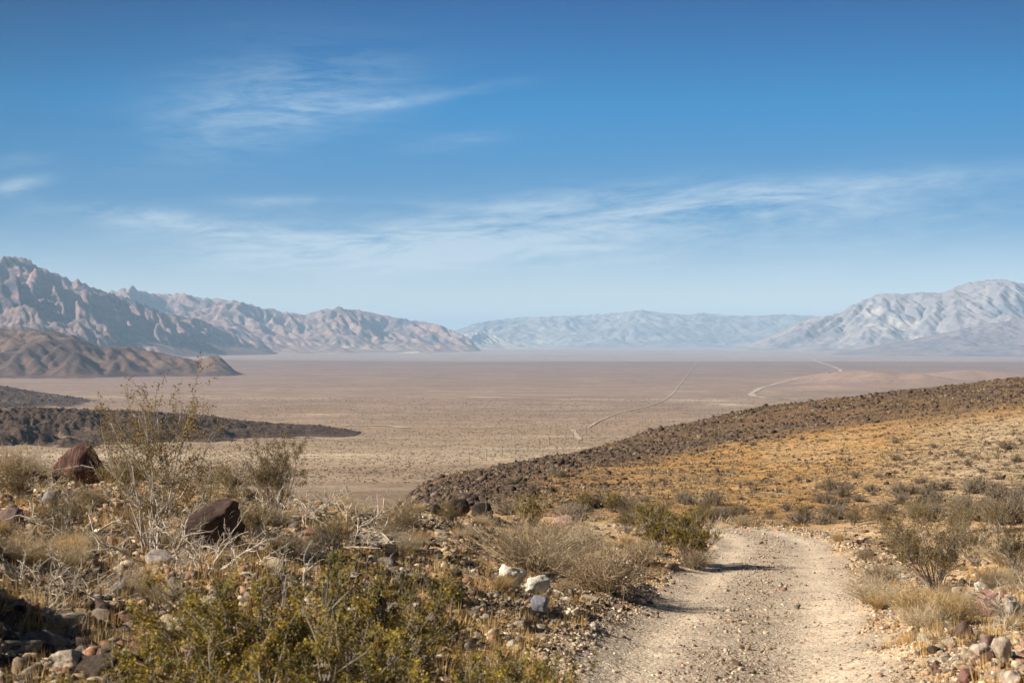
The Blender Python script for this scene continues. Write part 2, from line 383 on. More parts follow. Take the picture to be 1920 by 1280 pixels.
# ------------------------------------------------------------------ the land as one grid, split into ground, road, hillside, valley floor
def build_land():
    u = np.arange(pxu(-260), pxu(2180), 3.0/F); th = np.arctan(u)
    lo, hi = np.linspace(-math.pi, th[0], 70)[:-1], np.linspace(th[-1], math.pi, 70)[1:]
    th = np.concatenate([lo, th, hi])
    r = np.exp(np.concatenate([np.arange(math.log(1.0), math.log(3), .03), np.arange(math.log(3), math.log(260), .0062), np.arange(math.log(260), math.log(90000), .018)]))
    T, R = np.meshgrid(th, r); X, Y = (R*np.sin(T)), (R*np.cos(T))
    Z = height(X, Y); x, y, z = X.ravel(), Y.ravel(), Z.ravel(); rr = R.ravel()
    uu = x/np.maximum(y, .01); s = hill_s(x, y)
    # soil colours
    n1, n2, n3 = fbm(x/3, y/3, 41, 4), fbm(x/.7, y/.7, 42, 3), fbm(x/25, y/25, 43, 4)
    def mixc(a, b, k): return a*(1-k[:, None])+np.array(b)*k[:, None]
    col = np.tile(np.array(COL['soil']), (len(x), 1))
    col = mixc(col, COL['gold'], np.clip(sstep(.0, .45, n1)*.75, 0, 1))
    col = mixc(col, COL['dirt'], sstep(.0, .5, n2)*.5)
    road = road_mask(x, y)
    rc = np.tile(np.array(COL['road']), (len(x), 1)); rd = np.abs(road_d(x, y))
    rc = mixc(rc, COL['road_sand'], np.clip(.85*np.exp(-((rd-.72)/.3)**2)+.3*n1, 0, 1))
    col = col*(1-road[:, None])+rc*road[:, None]
    hz = hill_zone(x, y)
    wx, wy = x-.9*y*0, y
    oc = np.tile(np.array(COL['orange']), (len(x), 1))
    oc = mixc(oc, COL['ochre'], sstep(-.3, .4, n3))
    oc = mixc(oc, COL['tan'], sstep(.15, .6, n1)*.6)
    oc = mixc(oc, COL['dirt'], .55*sstep(.05, .45, fbm(x/9, y/16, 46, 4)))
    oc = mixc(oc, COL['pale'], .35*sstep(.15, .5, fbm(x/6+9, y/20, 47, 4)))
    pale = sstep(pxu(1480), pxu(1800), uu+.05*n3+.03*n1)*sstep(.56, .28, s+.16*n3+.12*n1-.30*(uu-.3))*sstep(.02, .1, s)*.9
    oc = mixc(oc, COL['pale'], pale)
    st = np.interp(uu, pxu([780, 960, 1200, 1460, 1920]), [-.3, .25, .52, .68, .8])
    dk = sstep(-.42, .16, s-st+.24*n3+.20*n1)
    oc = mixc(oc, COL['lava'], dk*.85)
    foot = np.exp(-((s-.0)/.07)**2)*.6
    oc = mixc(oc, COL['dirt'], foot)
    col = col*(1-hz[:, None])+oc*hz[:, None]
    # valley: scrubby fans, dry washes, mauve plain, pale playa
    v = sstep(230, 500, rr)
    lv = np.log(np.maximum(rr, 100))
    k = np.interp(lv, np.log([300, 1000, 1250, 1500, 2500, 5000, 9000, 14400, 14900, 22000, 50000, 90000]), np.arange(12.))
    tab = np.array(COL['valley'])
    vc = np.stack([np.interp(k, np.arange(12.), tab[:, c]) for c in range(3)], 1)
    nb = fbm(x/900, y/260, 51, 5); nw = fbm(x/400, y/60, 52, 5)
    vc = vc*(1+.16*nb[:, None]+.07*fbm(x/3500, y/1500, 53, 4)[:, None])
    vc = mixc(vc, COL['wash'],   .16*sstep(.10, .02, np.abs(fbm(x/700+.6*fbm(x/300, y/120, 58, 3), y/170, 59, 4)))*sstep(9000, 3000, rr))
    vc = mixc(vc, (.20, .15, .11), .28*sstep(.08, .01, np.abs(fbm(x/1600+.6*fbm(x/300, y/120, 60, 3), y/420, 61, 4)))*sstep(1200, 2500, rr))
    wash = sstep(.46, .62, nw+.25*np.exp(-((y-1270-.03*x)/70)**2)+.32*np.exp(-((y-1300-.05*x+40*fbm(x/200, y/200, 57, 3))/22)**2))*sstep(7000, 2500, rr)
    vc = mixc(vc, COL['wash'], wash*.6)
    mo = np.zeros(len(x))
    for px, d, w, l, h in MOUNDS: mo = np.maximum(mo, np.exp(-((x-pxu(px)*d)/w)**2-((y-d)/l)**2))
    vc = mixc(vc, COL['pink'], sstep(.12, .4, mo+.1*nb))
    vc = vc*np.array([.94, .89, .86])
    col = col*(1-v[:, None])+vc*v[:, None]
    verts = np.stack([x, y, z], 1)
    q = grid_faces(len(r), len(th))
    q = q[:, ::-1]
    cx, cy = x[q].mean(1), y[q].mean(1); cr = np.hypot(cx, cy)
    isr = road_mask(cx, cy) > .5; ish = (hill_zone(cx, cy) > .5) & (cr < 300) & ~isr; isv = (cr >= 300) & ~isr
    isg = ~(isr | ish | isv)
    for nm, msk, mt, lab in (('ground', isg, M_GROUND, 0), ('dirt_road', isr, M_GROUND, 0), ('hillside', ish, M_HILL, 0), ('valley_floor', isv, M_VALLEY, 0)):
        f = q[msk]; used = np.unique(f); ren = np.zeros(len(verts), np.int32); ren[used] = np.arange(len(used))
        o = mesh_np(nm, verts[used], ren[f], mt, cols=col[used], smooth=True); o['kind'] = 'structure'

COL = dict(soil=(.52, .37, .22), gold=(.50, .30, .11), dirt=(.19, .13, .085), road=(.45, .375, .285), road_sand=(.62, .515, .38),
           orange=(.54, .305, .105), ochre=(.38, .225, .095), tan=(.50, .35, .19), pale=(.54, .405, .25), lava=(.15, .10, .068),
           wash=(.74, .64, .48), pink=(.36, .255, .20),
           valley=[(.30, .22, .15), (.29, .215, .145), (.46, .37, .255), (.37, .285, .19), (.33, .24, .17), (.31, .23, .18), (.29, .21, .175), (.25, .18, .16), (.34, .27, .25), (.40, .33, .31), (.45, .38, .35), (.45, .38, .35)])
build_land()

# ------------------------------------------------------------------ mountains: eroded relief on a log-polar grid
def erode(U, h0, fixed, K, its, m=.5):
    nr, nc = U.shape; N = nr*nc; h = h0.copy().ravel(); fx = fixed.ravel(); Uf = U.ravel()
    idx = np.arange(N).reshape(nr, nc)
    offs = [(-1, -1), (-1, 0), (-1, 1), (0, -1), (0, 1), (1, -1), (1, 0), (1, 1)]
    for it in range(its):
        H = h.reshape(nr, nc); best = np.zeros((nr, nc)); rec = idx.copy()
        Hp = np.pad(H, 1, constant_values=1e9); Ip = np.pad(idx, 1)
        for a, b in offs:
            s = (H-Hp[1+a:1+a+nr, 1+b:1+b+nc])/math.hypot(a, b)
            g = s > best; best[g] = s[g]; rec[g] = Ip[1+a:1+a+nr, 1+b:1+b+nc][g]
        rec = rec.ravel(); rec[fx] = np.nonzero(fx)[0]
        dep = (rec != np.arange(N)).astype(np.int64); p = rec.copy()
        while True:
            add = dep[p]
            if not add.any(): break
            dep = dep+add; p = p[p]
        order = np.argsort(dep, kind='stable'); cnt = np.bincount(dep); ends = np.cumsum(cnt)
        A = np.ones(N)
        for L in range(len(cnt)-1, 0, -1):
            ii = order[ends[L-1]:ends[L]]; np.add.at(A, rec[ii], A[ii])
        h = h+Uf; h[fx] = h0.ravel()[fx]; kk = K*A**m
        for L in range(1, len(cnt)):
            ii = order[ends[L-1]:ends[L]]; h[ii] = (h[ii]+kk[ii]*h[rec[ii]])/(1+kk[ii])
        H = h.reshape(nr, nc)
        P = np.pad(H, 1, mode='edge'); lap = P[:-2, 1:-1]+P[2:, 1:-1]+P[1:-1, :-2]+P[1:-1, 2:]-4*H
        h = (H+.015*lap).ravel()
    return h.reshape(nr, nc)

def upsample(H, k):
    nr, nc = H.shape; a = np.linspace(0, nr-1, nr*k-k+1); b = np.linspace(0, nc-1, nc*k-k+1)
    i = np.minimum(a.astype(int), nr-2); f = (a-i)[:, None]; H = H[i]*(1-f)+H[i+1]*f
    j = np.minimum(b.astype(int), nc-2); f = (b-j)[None]; H = H[:, j]*(1-f)+H[:, j+1]*f
    return blur(blur(H, k*.45, 0), k*.45, 1)

def mountain_range(name, sky, dist, mat, seed, cell=.0013, K=.07, its=80, rug=.5, fine=.04, vary=.4, up=1, feat=.06, warp=.05):
    """sky: (px, py) outline seen in the photograph; dist: (px, nearest foot, crest, back) distances"""
    sp = np.array(sky, float); dp = np.array(dist, float)
    u0, u1 = pxu(sp[0, 0]), pxu(sp[-1, 0])
    th = np.arange(math.atan(u0), math.atan(u1), cell*up); u = np.tan(th)
    df = np.interp(u, pxu(dp[:, 0]), dp[:, 1]); dc = np.interp(u, pxu(dp[:, 0]), dp[:, 2]); db = np.interp(u, pxu(dp[:, 0]), dp[:, 3])
    lr = np.arange(math.log(df.min()*.97), math.log(db.max()*1.03), cell*up)
    n1 = 420
    if len(lr) > n1: lr = np.linspace(lr[0], lr[-1], n1)
    T, L = np.meshgrid(th, lr); R = np.exp(L)/1.0; X, Y = R*np.sin(T), R*np.cos(T)
    D = Y
    w = fbm(T/.03, L/.03, seed, 4)
    ws = warp*w*(np.log(dc/df)[None, :]/.2)
    Lf, Lc, Lb = np.log(df)[None, :]+ws, np.log(dc)[None, :]+0*L, np.log(db)[None, :]
    LL = np.log(D)
    tgt = np.interp(u, pxu(sp[:, 0]), (640-sp[:, 1])/F)
    floor = base_h(X, Y)
    relief = np.maximum(tgt*dc-base_h(u*dc, dc), 5.0)
    env = sstep(0, 1, np.clip((LL-Lf)/(Lc-Lf), 0, 1))**1.15*sstep(0, 1, np.clip((Lb-LL)/(Lb-Lc), 0, 1))**.8
    edge = np.minimum(np.arange(len(th)), np.arange(len(th))[::-1]); 
    env = env*sstep(0, 14, edge)[None, :]
    noise = 1.6*fbm(T/feat, L/feat, seed+3, 4, .45)
    U = env*relief[None, :]/relief.max()*(1+vary*noise)*.5
    fixed = env <= .002; fixed[0] = fixed[-1] = True; fixed[:, 0] = fixed[:, -1] = True
    h0 = np.where(fixed, 0, env*.3+.25*np.abs(fbm(T/.02, L/.02, seed+9, 5)))
    H = erode(U, h0, fixed, K, its)
    if up > 1:
        H = upsample(np.maximum(H, 0), up); env = upsample(env, up)
        th = np.linspace(th[0], th[-1], H.shape[1]); lr = np.linspace(lr[0], lr[-1], H.shape[0]); u = np.tan(th)
        T, L = np.meshgrid(th, lr); R = np.exp(L); X, Y = R*np.sin(T), R*np.cos(T); D = Y
        tgt = np.interp(u, pxu(sp[:, 0]), (640-sp[:, 1])/F); floor = base_h(X, Y); dc = np.interp(u, pxu(dp[:, 0]), dp[:, 2])
        relief = np.maximum(tgt*dc-base_h(u*dc, dc), 5.0)
    # blend a little of the smooth massif and crisp fine detail
    H = H/np.percentile(H, 99.5)
    Hs = env*relief[None, :]/relief.max()
    H = (1-rug)*Hs+rug*H
    H = H*(1+fine*(.45-np.abs(fbm(T/.008, L/.008, seed+11, 5, .6))/.3)+fine*.6*fbm(T/.002, L/.002, seed+12, 3, .6))
    H = np.maximum(H, 0)
    # vertical scale per bearing so that the outline has the right height
    with np.errstate(divide='ignore', invalid='ignore'):
        sc = np.where(H > .03*H.max(), (tgt[None, :]*D-floor)/np.maximum(H, 1e-6), 1e12)
    sc = sc.min(0); ok = sc < 1e11
    sc = np.interp(np.arange(len(sc)), np.nonzero(ok)[0], sc[ok]) if ok.any() else np.full(len(sc), relief.max())
    sc = np.clip(sc, 0, relief.max()*3.0)
    sc = blur(sc[None, :], 2.0, 1)[0]
    Z = floor+H*sc[None, :]-np.where(H < .004, .012*relief.max()+3, 0)
    v = np.stack([X.ravel(), Y.ravel(), Z.ravel()], 1)
    q = grid_faces(len(lr), len(th))[:, ::-1]
    keep = (H.ravel()[q].max(1) > .002)
    o = mesh_np(name, v, q[keep], mat, smooth=True); o['kind'] = 'structure'
    return v[H.ravel() > .03]

MM1 = mountain_mat('mauve_mountain', [(.05, .055, .08), (.12, .09, .10), (.34, .21, .18), (.20, .14, .13), (.36, .24, .19), (.50, .38, .28)], .0008, 40)
MM2 = mountain_mat('banded_mountain', [(.09, .085, .11), (.20, .14, .14), (.38, .24, .19), (.22, .17, .16), (.42, .29, .23), (.66, .55, .42)], .0006, 50)
MM3 = mountain_mat('far_mountain', [(.16, .16, .16), (.24, .21, .19), (.32, .28, .24), (.50, .43, .36)], .0005, 60)
MMR = mountain_mat('hazed_banded_mountain', [(.14, .15, .19), (.23, .21, .22), (.33, .28, .26), (.25, .23, .24), (.62, .53, .43)], .0005, 50)  # banded rock, its colours paled and blued to paint in distance haze
MMF = mountain_mat('dark_fan', [(.15, .14, .17), (.23, .19, .20), (.28, .24, .23)], .0008, 15)
MMP = mountain_mat('pale_mountain', [(.30, .25, .22), (.45, .38, .32), (.6, .53, .44)], .0008, 30)
MMB = mountain_mat('brown_hill', [(.05, .03, .025), (.10, .058, .045), (.16, .095, .068), (.10, .062, .048)], .003, 8)
MML = mountain_mat('lava_hill', [(.05, .033, .025), (.12, .078, .056), (.085, .055, .04), (.26, .185, .135)], .05, 3)

RIDGE_PTS = mountain_range('lava_ridge', [(-300, 745), (-120, 752), (0, 763), (60, 762), (130, 765), (210, 768), (300, 772), (380, 777), (440, 786), (520, 793), (600, 797), (650, 804), (680, 811)],
    [(-300, 1350, 1650, 2100), (0, 1480, 1750, 2100), (300, 1600, 1850, 2050), (680, 1900, 1980, 2060)], MML, 61, cell=.0009, up=1, its=14, K=.03, rug=.55, fine=.12, warp=.16, feat=.02)
LOW_PTS = mountain_range('low_dark_ridge', [(-300, 700), (-60, 716), (0, 722), (40, 729), (90, 737), (140, 744), (205, 755)],
    [(-300, 3000, 3800, 4500), (0, 3200, 3900, 4400), (200, 3700, 3950, 4100)], MML, 67, cell=.0010, up=1, its=14, K=.03, rug=.55, fine=.12, warp=.16, feat=.02)
mountain_range('brown_hills', [(-320, 590), (-150, 606), (0, 617), (60, 618), (100, 622), (135, 628), (165, 641), (195, 653), (205, 649), (240, 650), (285, 658), (330, 668), (350, 671), (372, 677), (392, 669), (412, 669), (440, 682), (466, 692)],
    [(-320, 6900, 8300, 10300), (150, 7300, 8300, 10300), (466, 7900, 8300, 8900)], MMB, 71, cell=.0017, K=.06, rug=.8)
mountain_range('foothills', [(-320, 588), (-100, 598), (0, 606), (60, 604), (130, 612), (170, 614), (210, 616), (240, 636), (300, 640), (380, 640), (430, 650), (530, 656)],
    [(-320, 10000, 12000, 14000), (250, 13800, 16000, 17500), (530, 18500, 19500, 20500)], MMB, 77, K=.05, rug=.7)
mountain_range('near_mountain', [(-330, 452), (-200, 470), (-90, 500), (-40, 496), (0, 484), (35, 480), (58, 490), (80, 503), (110, 515), (135, 527), (145, 524), (180, 541), (215, 552), (260, 566), (300, 584), (380, 600), (430, 622), (520, 648)],
    [(-330, 9800, 16500, 22000), (0, 10500, 17000, 22000), (150, 11500, 17500, 22500), (300, 14000, 18500, 22500), (520, 20500, 21500, 23000)], MM1, 83, cell=.0011, rug=.75, vary=.6, feat=.05, K=.06, fine=.035)
mountain_range('long_mountain_range', [(60, 552), (140, 548), (205, 546), (228, 541), (248, 537), (268, 546), (290, 551), (318, 551), (345, 550), (375, 558), (410, 560), (450, 565), (480, 574), (530, 584), (570, 590), (600, 581), (630, 577), (660, 579), (690, 584), (722, 592), (770, 600), (815, 606), (840, 616), (862, 626), (885, 640), (915, 655)],
    [(60, 17000, 26000, 34000), (480, 19500, 28000, 34000), (760, 21500, 28500, 33000), (915, 24500, 26500, 29000)], MM2, 97, rug=.85, vary=.6, fine=.03)
mountain_range('pale_mountain_spur', [(850, 632), (880, 625), (905, 622), (935, 628), (965, 640), (1000, 646), (1050, 653)],
    [(850, 33000, 36000, 41000), (1050, 36000, 37500, 40000)], MMP, 103, cell=.0009, rug=.75)
mountain_range('far_mountain_range', [(650, 655), (780, 635), (860, 617), (890, 606), (940, 598), (975, 595), (1060, 592), (1120, 590), (1180, 584), (1205, 581), (1240, 586), (1290, 590), (1315, 586), (1360, 591), (1410, 592), (1470, 589), (1520, 592), (1600, 594), (1720, 600), (1900, 600), (2250, 600)],
    [(650, 40000, 50000, 62000), (2250, 40000, 50000, 62000)], MM3, 107, rug=.6)
mountain_range('right_mountain_range', [(1340, 657), (1400, 647), (1450, 628), (1500, 603), (1520, 597), (1560, 590), (1580, 584), (1598, 571), (1630, 558), (1655, 549), (1700, 551), (1722, 547), (1768, 549), (1790, 538), (1815, 530), (1850, 525), (1872, 522), (1900, 528), (1930, 534), (2020, 520), (2120, 535), (2250, 560)],
    [(1340, 26500, 28000, 30000), (1400, 25500, 28000, 33000), (1650, 23500, 27500, 33000), (2250, 21500, 27500, 33000)], MMR, 113, rug=.42, fine=.025)
mountain_range('alluvial_fan_hills', [(1540, 664), (1600, 656), (1660, 645), (1720, 634), (1790, 619), (1850, 607), (1920, 597), (2050, 580), (2250, 570)],
    [(1540, 20000, 21000, 22000), (1700, 19000, 21500, 23000), (2250, 17500, 22000, 23500)], MMF, 119, rug=.22, vary=.3)

# ------------------------------------------------------------------ tracks on the plain
def ribbon(name, pts, w, mat):
    P = [hit(px, py, 900) for px, py in pts]; P = np.array([[p.x, p.y] for p in P])
    t = np.linspace(0, len(P)-1, (len(P)-1)*14+1); X = np.interp(t, range(len(P)), P[:, 0]); Y = np.interp(t, range(len(P)), P[:, 1])
    for _ in range(6):
        X[1:-1] = .25*X[:-2]+.5*X[1:-1]+.25*X[2:]; Y[1:-1] = .25*Y[:-2]+.5*Y[1:-1]+.25*Y[2:]
    dx, dy = np.gradient(X), np.gradient(Y); n = np.hypot(dx, dy)+1e-9; nx, ny = -dy/n, dx/n
    W = w*(.9+.5*vnoise(t*1.7, t*0, 5)+.2*np.sin(t*5))
    rows = []
    for k in (-.5, -.17, .17, .5):
        x, y = X+nx*k*W, Y+ny*k*W; rows.append(np.stack([x, y, height(x, y)+.6+.00012*y], 1))
    v = np.stack(rows, 1).reshape(-1, 3)
    o = mesh_np(name, v, grid_faces(len(t), 4), mat, smooth=True); o['kind'] = 'structure'
def track_mat():
    m, t, b = mat_new('track_dust'); n = noise_n(t, t.n('ShaderNodeTexCoord').outputs['Object'], .02, 6, .7)
    t.l(t.ramp(n.outputs[0], [(.3, (.36, .29, .215)), (.7, (.52, .43, .33))]), b.inputs['Base Color']); return m
M_TRACK = track_mat()
ribbon('dirt_track', [(1306, 679), (1300, 687), (1291, 700), (1278, 717), (1262, 738), (1243, 752), (1215, 762), (1190, 767), (1165, 773), (1140, 782), (1118, 792), (1103, 802)], 3.6, M_TRACK)
ribbon('dirt_track', [(1073, 806), (1079, 813), (1088, 825)], 4.5, M_TRACK)
ribbon('desert_road', [(1526, 674), (1536, 679), (1552, 684), (1568, 690), (1577, 693.5), (1560, 698), (1530, 704), (1490, 711), (1455, 719), (1425, 728), (1408, 738), (1412, 743), (1440, 747), (1490, 749), (1530, 752)], 17, M_TRACK)
ribbon('dirt_wash', [(640, 799), (690, 798), (735, 799), (760, 803)], 14, M_TRACK)

# ------------------------------------------------------------------ rocks
import bmesh
def ico(sub):
    bm = bmesh.new(); bmesh.ops.create_icosphere(bm, subdivisions=sub, radius=1); bm.verts.ensure_lookup_table()
    v = np.array([p.co[:] for p in bm.verts]); f = np.array([[q.index for q in t.verts] for t in bm.faces]); bm.free(); return v, f
ICO = {k: ico(k) for k in (1, 2, 3, 4)}
def rock_shape(seed, sub=2, planes=8, rough=.06, flat=1.0, lo=.46, hi=.66):
    """an angular block: a ball cut by planes, then roughened"""
    g = np.random.default_rng(seed); v, f = ICO[sub]; v = v.copy()
    el = np.array([1, g.uniform(.65, .95), g.uniform(.55, .8)*flat])
    for _ in range(planes):
        n = g.normal(size=3); n /= np.linalg.norm(n); d = g.uniform(lo, hi)
        k = np.maximum(0, v@n-d); v -= k[:, None]*n
    if sub >= 3:
        s = g.uniform(0, 50); p = v*3.1+s
        nn = fbm(p[:, 0]+p[:, 2]*.6, p[:, 1]+p[:, 2]*.8, seed, 4)+.5*fbm(p[:, 2]*2+p[:, 0], p[:, 0]*2-p[:, 1], seed+1, 4)
        v *= (1+rough*1.2*nn)[:, None]
    else: v *= (1+rough*g.normal(size=len(v)))[:, None]
    return v*1.45*el, f
STONE_PAL = np.array([(.47, .38, .26), (.40, .315, .215), (.34, .25, .165), (.58, .50, .38), (.27, .145, .095), (.26, .21, .165), (.11, .08, .062), (.19, .16, .135), (.40, .25, .16), (.075, .055, .045)])

def scatter(name, pts, size, cols, mat, seed, sub=1, nshape=8, label=None, flat=1.0, sink=.45, smooth=False, cat=None):
    """many small stones as one mesh"""
    g = np.random.default_rng(seed); n = len(pts); V = []; Fc = []; CC = []; off = 0
    which = g.integers(0, nshape, n)
    for k in range(nshape):
        ii = np.nonzero(which == k)[0]
        if not len(ii): continue
        sv, sf = rock_shape(seed*31+k, sub, 6, .10, flat)
        a = g.uniform(0, 2*math.pi, len(ii)); c, s = np.cos(a), np.sin(a); tl = g.normal(0, .25, (len(ii), 2))
        sc = .68*size[ii][:, None]*g.uniform(.75, 1.25, (len(ii), 3))
        p = sv[None]*sc[:, None, :]
        x = p[..., 0]*c[:, None]-p[..., 1]*s[:, None]; y = p[..., 0]*s[:, None]+p[..., 1]*c[:, None]; z = p[..., 2]+x*tl[:, :1]+y*tl[:, 1:]
        q = np.stack([x+pts[ii, 0][:, None], y+pts[ii, 1][:, None], z+pts[ii, 2][:, None]+(size[ii]*(.5-sink))[:, None]], -1)
        V.append(q.reshape(-1, 3)); nv = len(sv)
        Fc.append((sf[None]+off+(np.arange(len(ii))*nv)[:, None, None]).reshape(-1, 3)); off += nv*len(ii)
        CC.append(np.repeat(cols[ii], nv, 0)*g.uniform(.8, 1.15, (nv*len(ii), 1)))
    o = mesh_np(name, np.concatenate(V), np.concatenate(Fc), mat, cols=np.concatenate(CC), smooth=smooth)
    o['kind'] = 'stuff'
    if label: o['label'] = label
    if cat: o['category'] = cat
    return o

def polar_pts(n, px0, px1, d0, d1, g, power=0.0):
    u = g.uniform(pxu(px0), pxu(px1), n); d = np.exp(g.uniform(math.log(d0), math.log(d1), n)); x, y = u*d, d
    return x, y

g = np.random.default_rng(3)
# road gravel
x, y = polar_pts(150000, 900, 1900, 6.5, 46, g); rd = np.abs(road_d(x, y)); rm = road_mask(x, y)
p_keep = np.where(rm > .5, .40+.6*np.exp(-((rd)/.28)**2)-.32*np.exp(-((rd-.72)/.3)**2), 1.0)*(rd < 2.3)
k = (g.uniform(size=len(x)) < p_keep*sstep(-.5, .3, fbm(x*1.1, y*1.1, 91, 3)+.35))
x, y = x[k], y[k]; sz = np.clip(g.lognormal(math.log(.0068), .6, len(x)), .003, .05)*np.where(road_mask(x, y) > .5, 1, 1.5)*(.6+y/28)
ci = g.choice([0, 0, 1, 1, 2, 3, 4, 5, 6, 7, 8], len(x))
scatter('road_gravel', np.stack([x, y, height(x, y)], 1), sz, STONE_PAL[ci]*g.uniform(.75, 1.2, (len(x), 1)), M_STONES, 5, 1, label='pale mixed gravel strewn over the dirt road', cat='gravel')
# rubble left and right of the road
def rubble(n, px0, px1, d0, d1, med, sig, mx, weights, seed, name, label):
    g = np.random.default_rng(seed)
    x, y = polar_pts(n, px0, px1, d0, d1, g)
    k = (np.abs(road_d(x, y)) > (1.1 if seed == 16 else 1.4)) & (fbm(x*.8, y*.8, seed, 3) > g.uniform(-.9, .25, n))
    x, y = x[k], y[k]; sz = np.clip(g.lognormal(math.log(med), sig, len(x)), .008, mx)
    ci = g.choice(len(STONE_PAL), len(x), p=np.array(weights)/sum(weights))
    scatter(name, np.stack([x, y, height(x, y)], 1), sz, STONE_PAL[ci]*g.uniform(.7, 1.2, (len(x), 1)), M_STONES, seed, 2 if med > .02 else 1, 12, label=label, cat='stones')
rubble(80000, -200, 1400, 4.5, 24, .0135, .7, .07, [4, 4, 4, 2, 3, 3, 5, 4, 3, 5], 8, 'loose_stones', 'mixed beige, red and black stones covering the slope left of the road')
rubble(30000, 1450, 2150, 7, 44, .015, .75, .08, [4, 4, 3, 4, 2, 2, 2, 2, 2, 2], 9, 'loose_stones', 'pale and brown stones along the bank right of the road')
rubble(8000, 700, 1500, 20, 48, .02, .6, .12, [4, 4, 3, 4, 2, 2, 3, 2, 2, 2], 10, 'loose_stones', 'scattered stones on the slope below the bend of the road')
rubble(22000, 930, 1300, 6.5, 20, .012, .6, .05, [4, 4, 3, 5, 2, 2, 1, 2, 2, 1], 16, 'loose_stones', 'small pale and red stones heaped along the left verge of the road')
rubble(26000, -250, 900, 4.8, 22, .03, .5, .09, [1, 1, 2, 1, 3, 3, 4, 4, 1, 4], 14, 'loose_stones', 'dark brown and grey rubble at the far left of the slope')
# lava stones over the top of the hill
g = np.random.default_rng(12)
x, y = polar_pts(120000, 700, 2150, 55, 190, g); s = hill_s(x, y); uu = x/y
n3 = fbm(x/25, y/25, 43, 4); n1 = fbm(x/3, y/3, 41, 4)
st = np.interp(uu, pxu([780, 960, 1200, 1460, 1920]), [-.3, .25, .52, .68, .8]); dk = sstep(-.42, .16, s-st+.24*n3+.20*n1)
k = (g.uniform(size=len(x)) <   .13+.8*dk*sstep(1.2, 1.1, s)) & (s > .03) & (s < 1.25) & (uu > pxu(740)) & (fbm(x/4, y/4, 95, 3) > g.uniform(-.9, .5, len(x)))
x, y, dk, s = x[k], y[k], dk[k], s[k]; sz = np.clip(g.lognormal(math.log(.078), .65, len(x)), .04, .5)*(.6+.4*dk)*(1+.12*np.exp(-((s-1)/.06)**2))
cc = np.array([(.060, .043, .036), (.085, .06, .048), (.12, .085, .065), (.20, .15, .11)])[g.choice(4, len(x), p=[.35, .35, .2, .1])]
scatter('lava_stones', np.stack([x, y, height(x, y)], 1), sz, cc, M_LAVA, 13, 1, 12, label='dark brown lava stones strewn over the top of the orange hill', cat='stones')
for pts_, n_, s_, sd_, lab_ in ((RIDGE_PTS, 6000, .9, 17, 'dark lava rubble covering the low black ridge on the plain'), (LOW_PTS, 2500, 2.2, 18, 'dark lava rubble on the thin ridge behind the black one')):
    g = np.random.default_rng(sd_); p = pts_[g.integers(0, len(pts_), n_)]+g.normal(0, 1.0, (n_, 3))*[1, 1, 0]
    cc = np.array([(.055, .037, .029), (.09, .06, .045), (.14, .097, .07), (.20, .145, .10)])[g.choice(4, n_, p=[.35, .35, .2, .1])]
    scatter('lava_stones', p, np.clip(g.lognormal(math.log(s_), .5, n_), .4, 5), cc, M_LAVA, sd_, 1, 6, label=lab_, cat='stones')
# bigger stones, each one a thing
ROCKS = [rock_shape(500+i, 3, 14, .05) for i in range(9)]
RMESH = []
def rock_name(o): o.name = 'rock'
def make_rock_mesh(i, sub=4, planes=9, rough=.09, nm='rock', stripes=False):
    v, f = rock_shape(500+i, sub, planes, rough); o = mesh_np(nm, v, f, M_ROCK); return o
PROTO = [make_rock_mesh(i) for i in range(9)]
used_proto = set()
def put_rock(i, loc, size, rot, col, label, group=None, cat='rock', name='rock'):
    if i in used_proto: o = PROTO[i].copy(); C.objects.link(o)
    else: o = PROTO[i]; used_proto.add(i)
    o.name = name
    o.location = loc; o.scale = size; o.rotation_euler = rot; o.color = (*col, 1)
    for kk in ('group',):
        if kk in o.keys(): del o[kk]
    tag(o, label, cat, group); return o

def boulder(x0, y0, x1, y1, seed, col, label, name='boulder', depth=.8, sub=4, planes=10, rough=.10, mat=None, tilt=0.0, cat='boulder', sink=.08, group=None):
    """a stone of its own shape filling the given box of the photograph, standing on the land at the box's foot"""
    P = hit((x0+x1)/2, y1-1.5); d = P.y; w, h = (x1-x0)/F*d, (y1-y0)/F*d
    v, f = rock_shape(seed, sub, planes+4, rough*1.6, 1.0, .52, .76); v = v.copy()
    rx, rz = np.ptp(v[:, 0]), np.ptp(v[:, 2]); v[:, 0] -= v[:, 0].mean(); v[:, 2] -= v[:, 2].min()
    v[:, 0] *= w/rx; v[:, 1] *= w*depth/np.ptp(v[:, 1]); v[:, 2] *= h*(1+sink)/rz; v[:, 2] -= h*sink
    c, s = math.cos(tilt), math.sin(tilt)
    o = mesh_np(name, v, f, mat or M_ROCK); o.location = (P.x, P.y+w*depth*.25, P.z); o.color = (*col, 1)
    tag(o, label, cat, group); return o

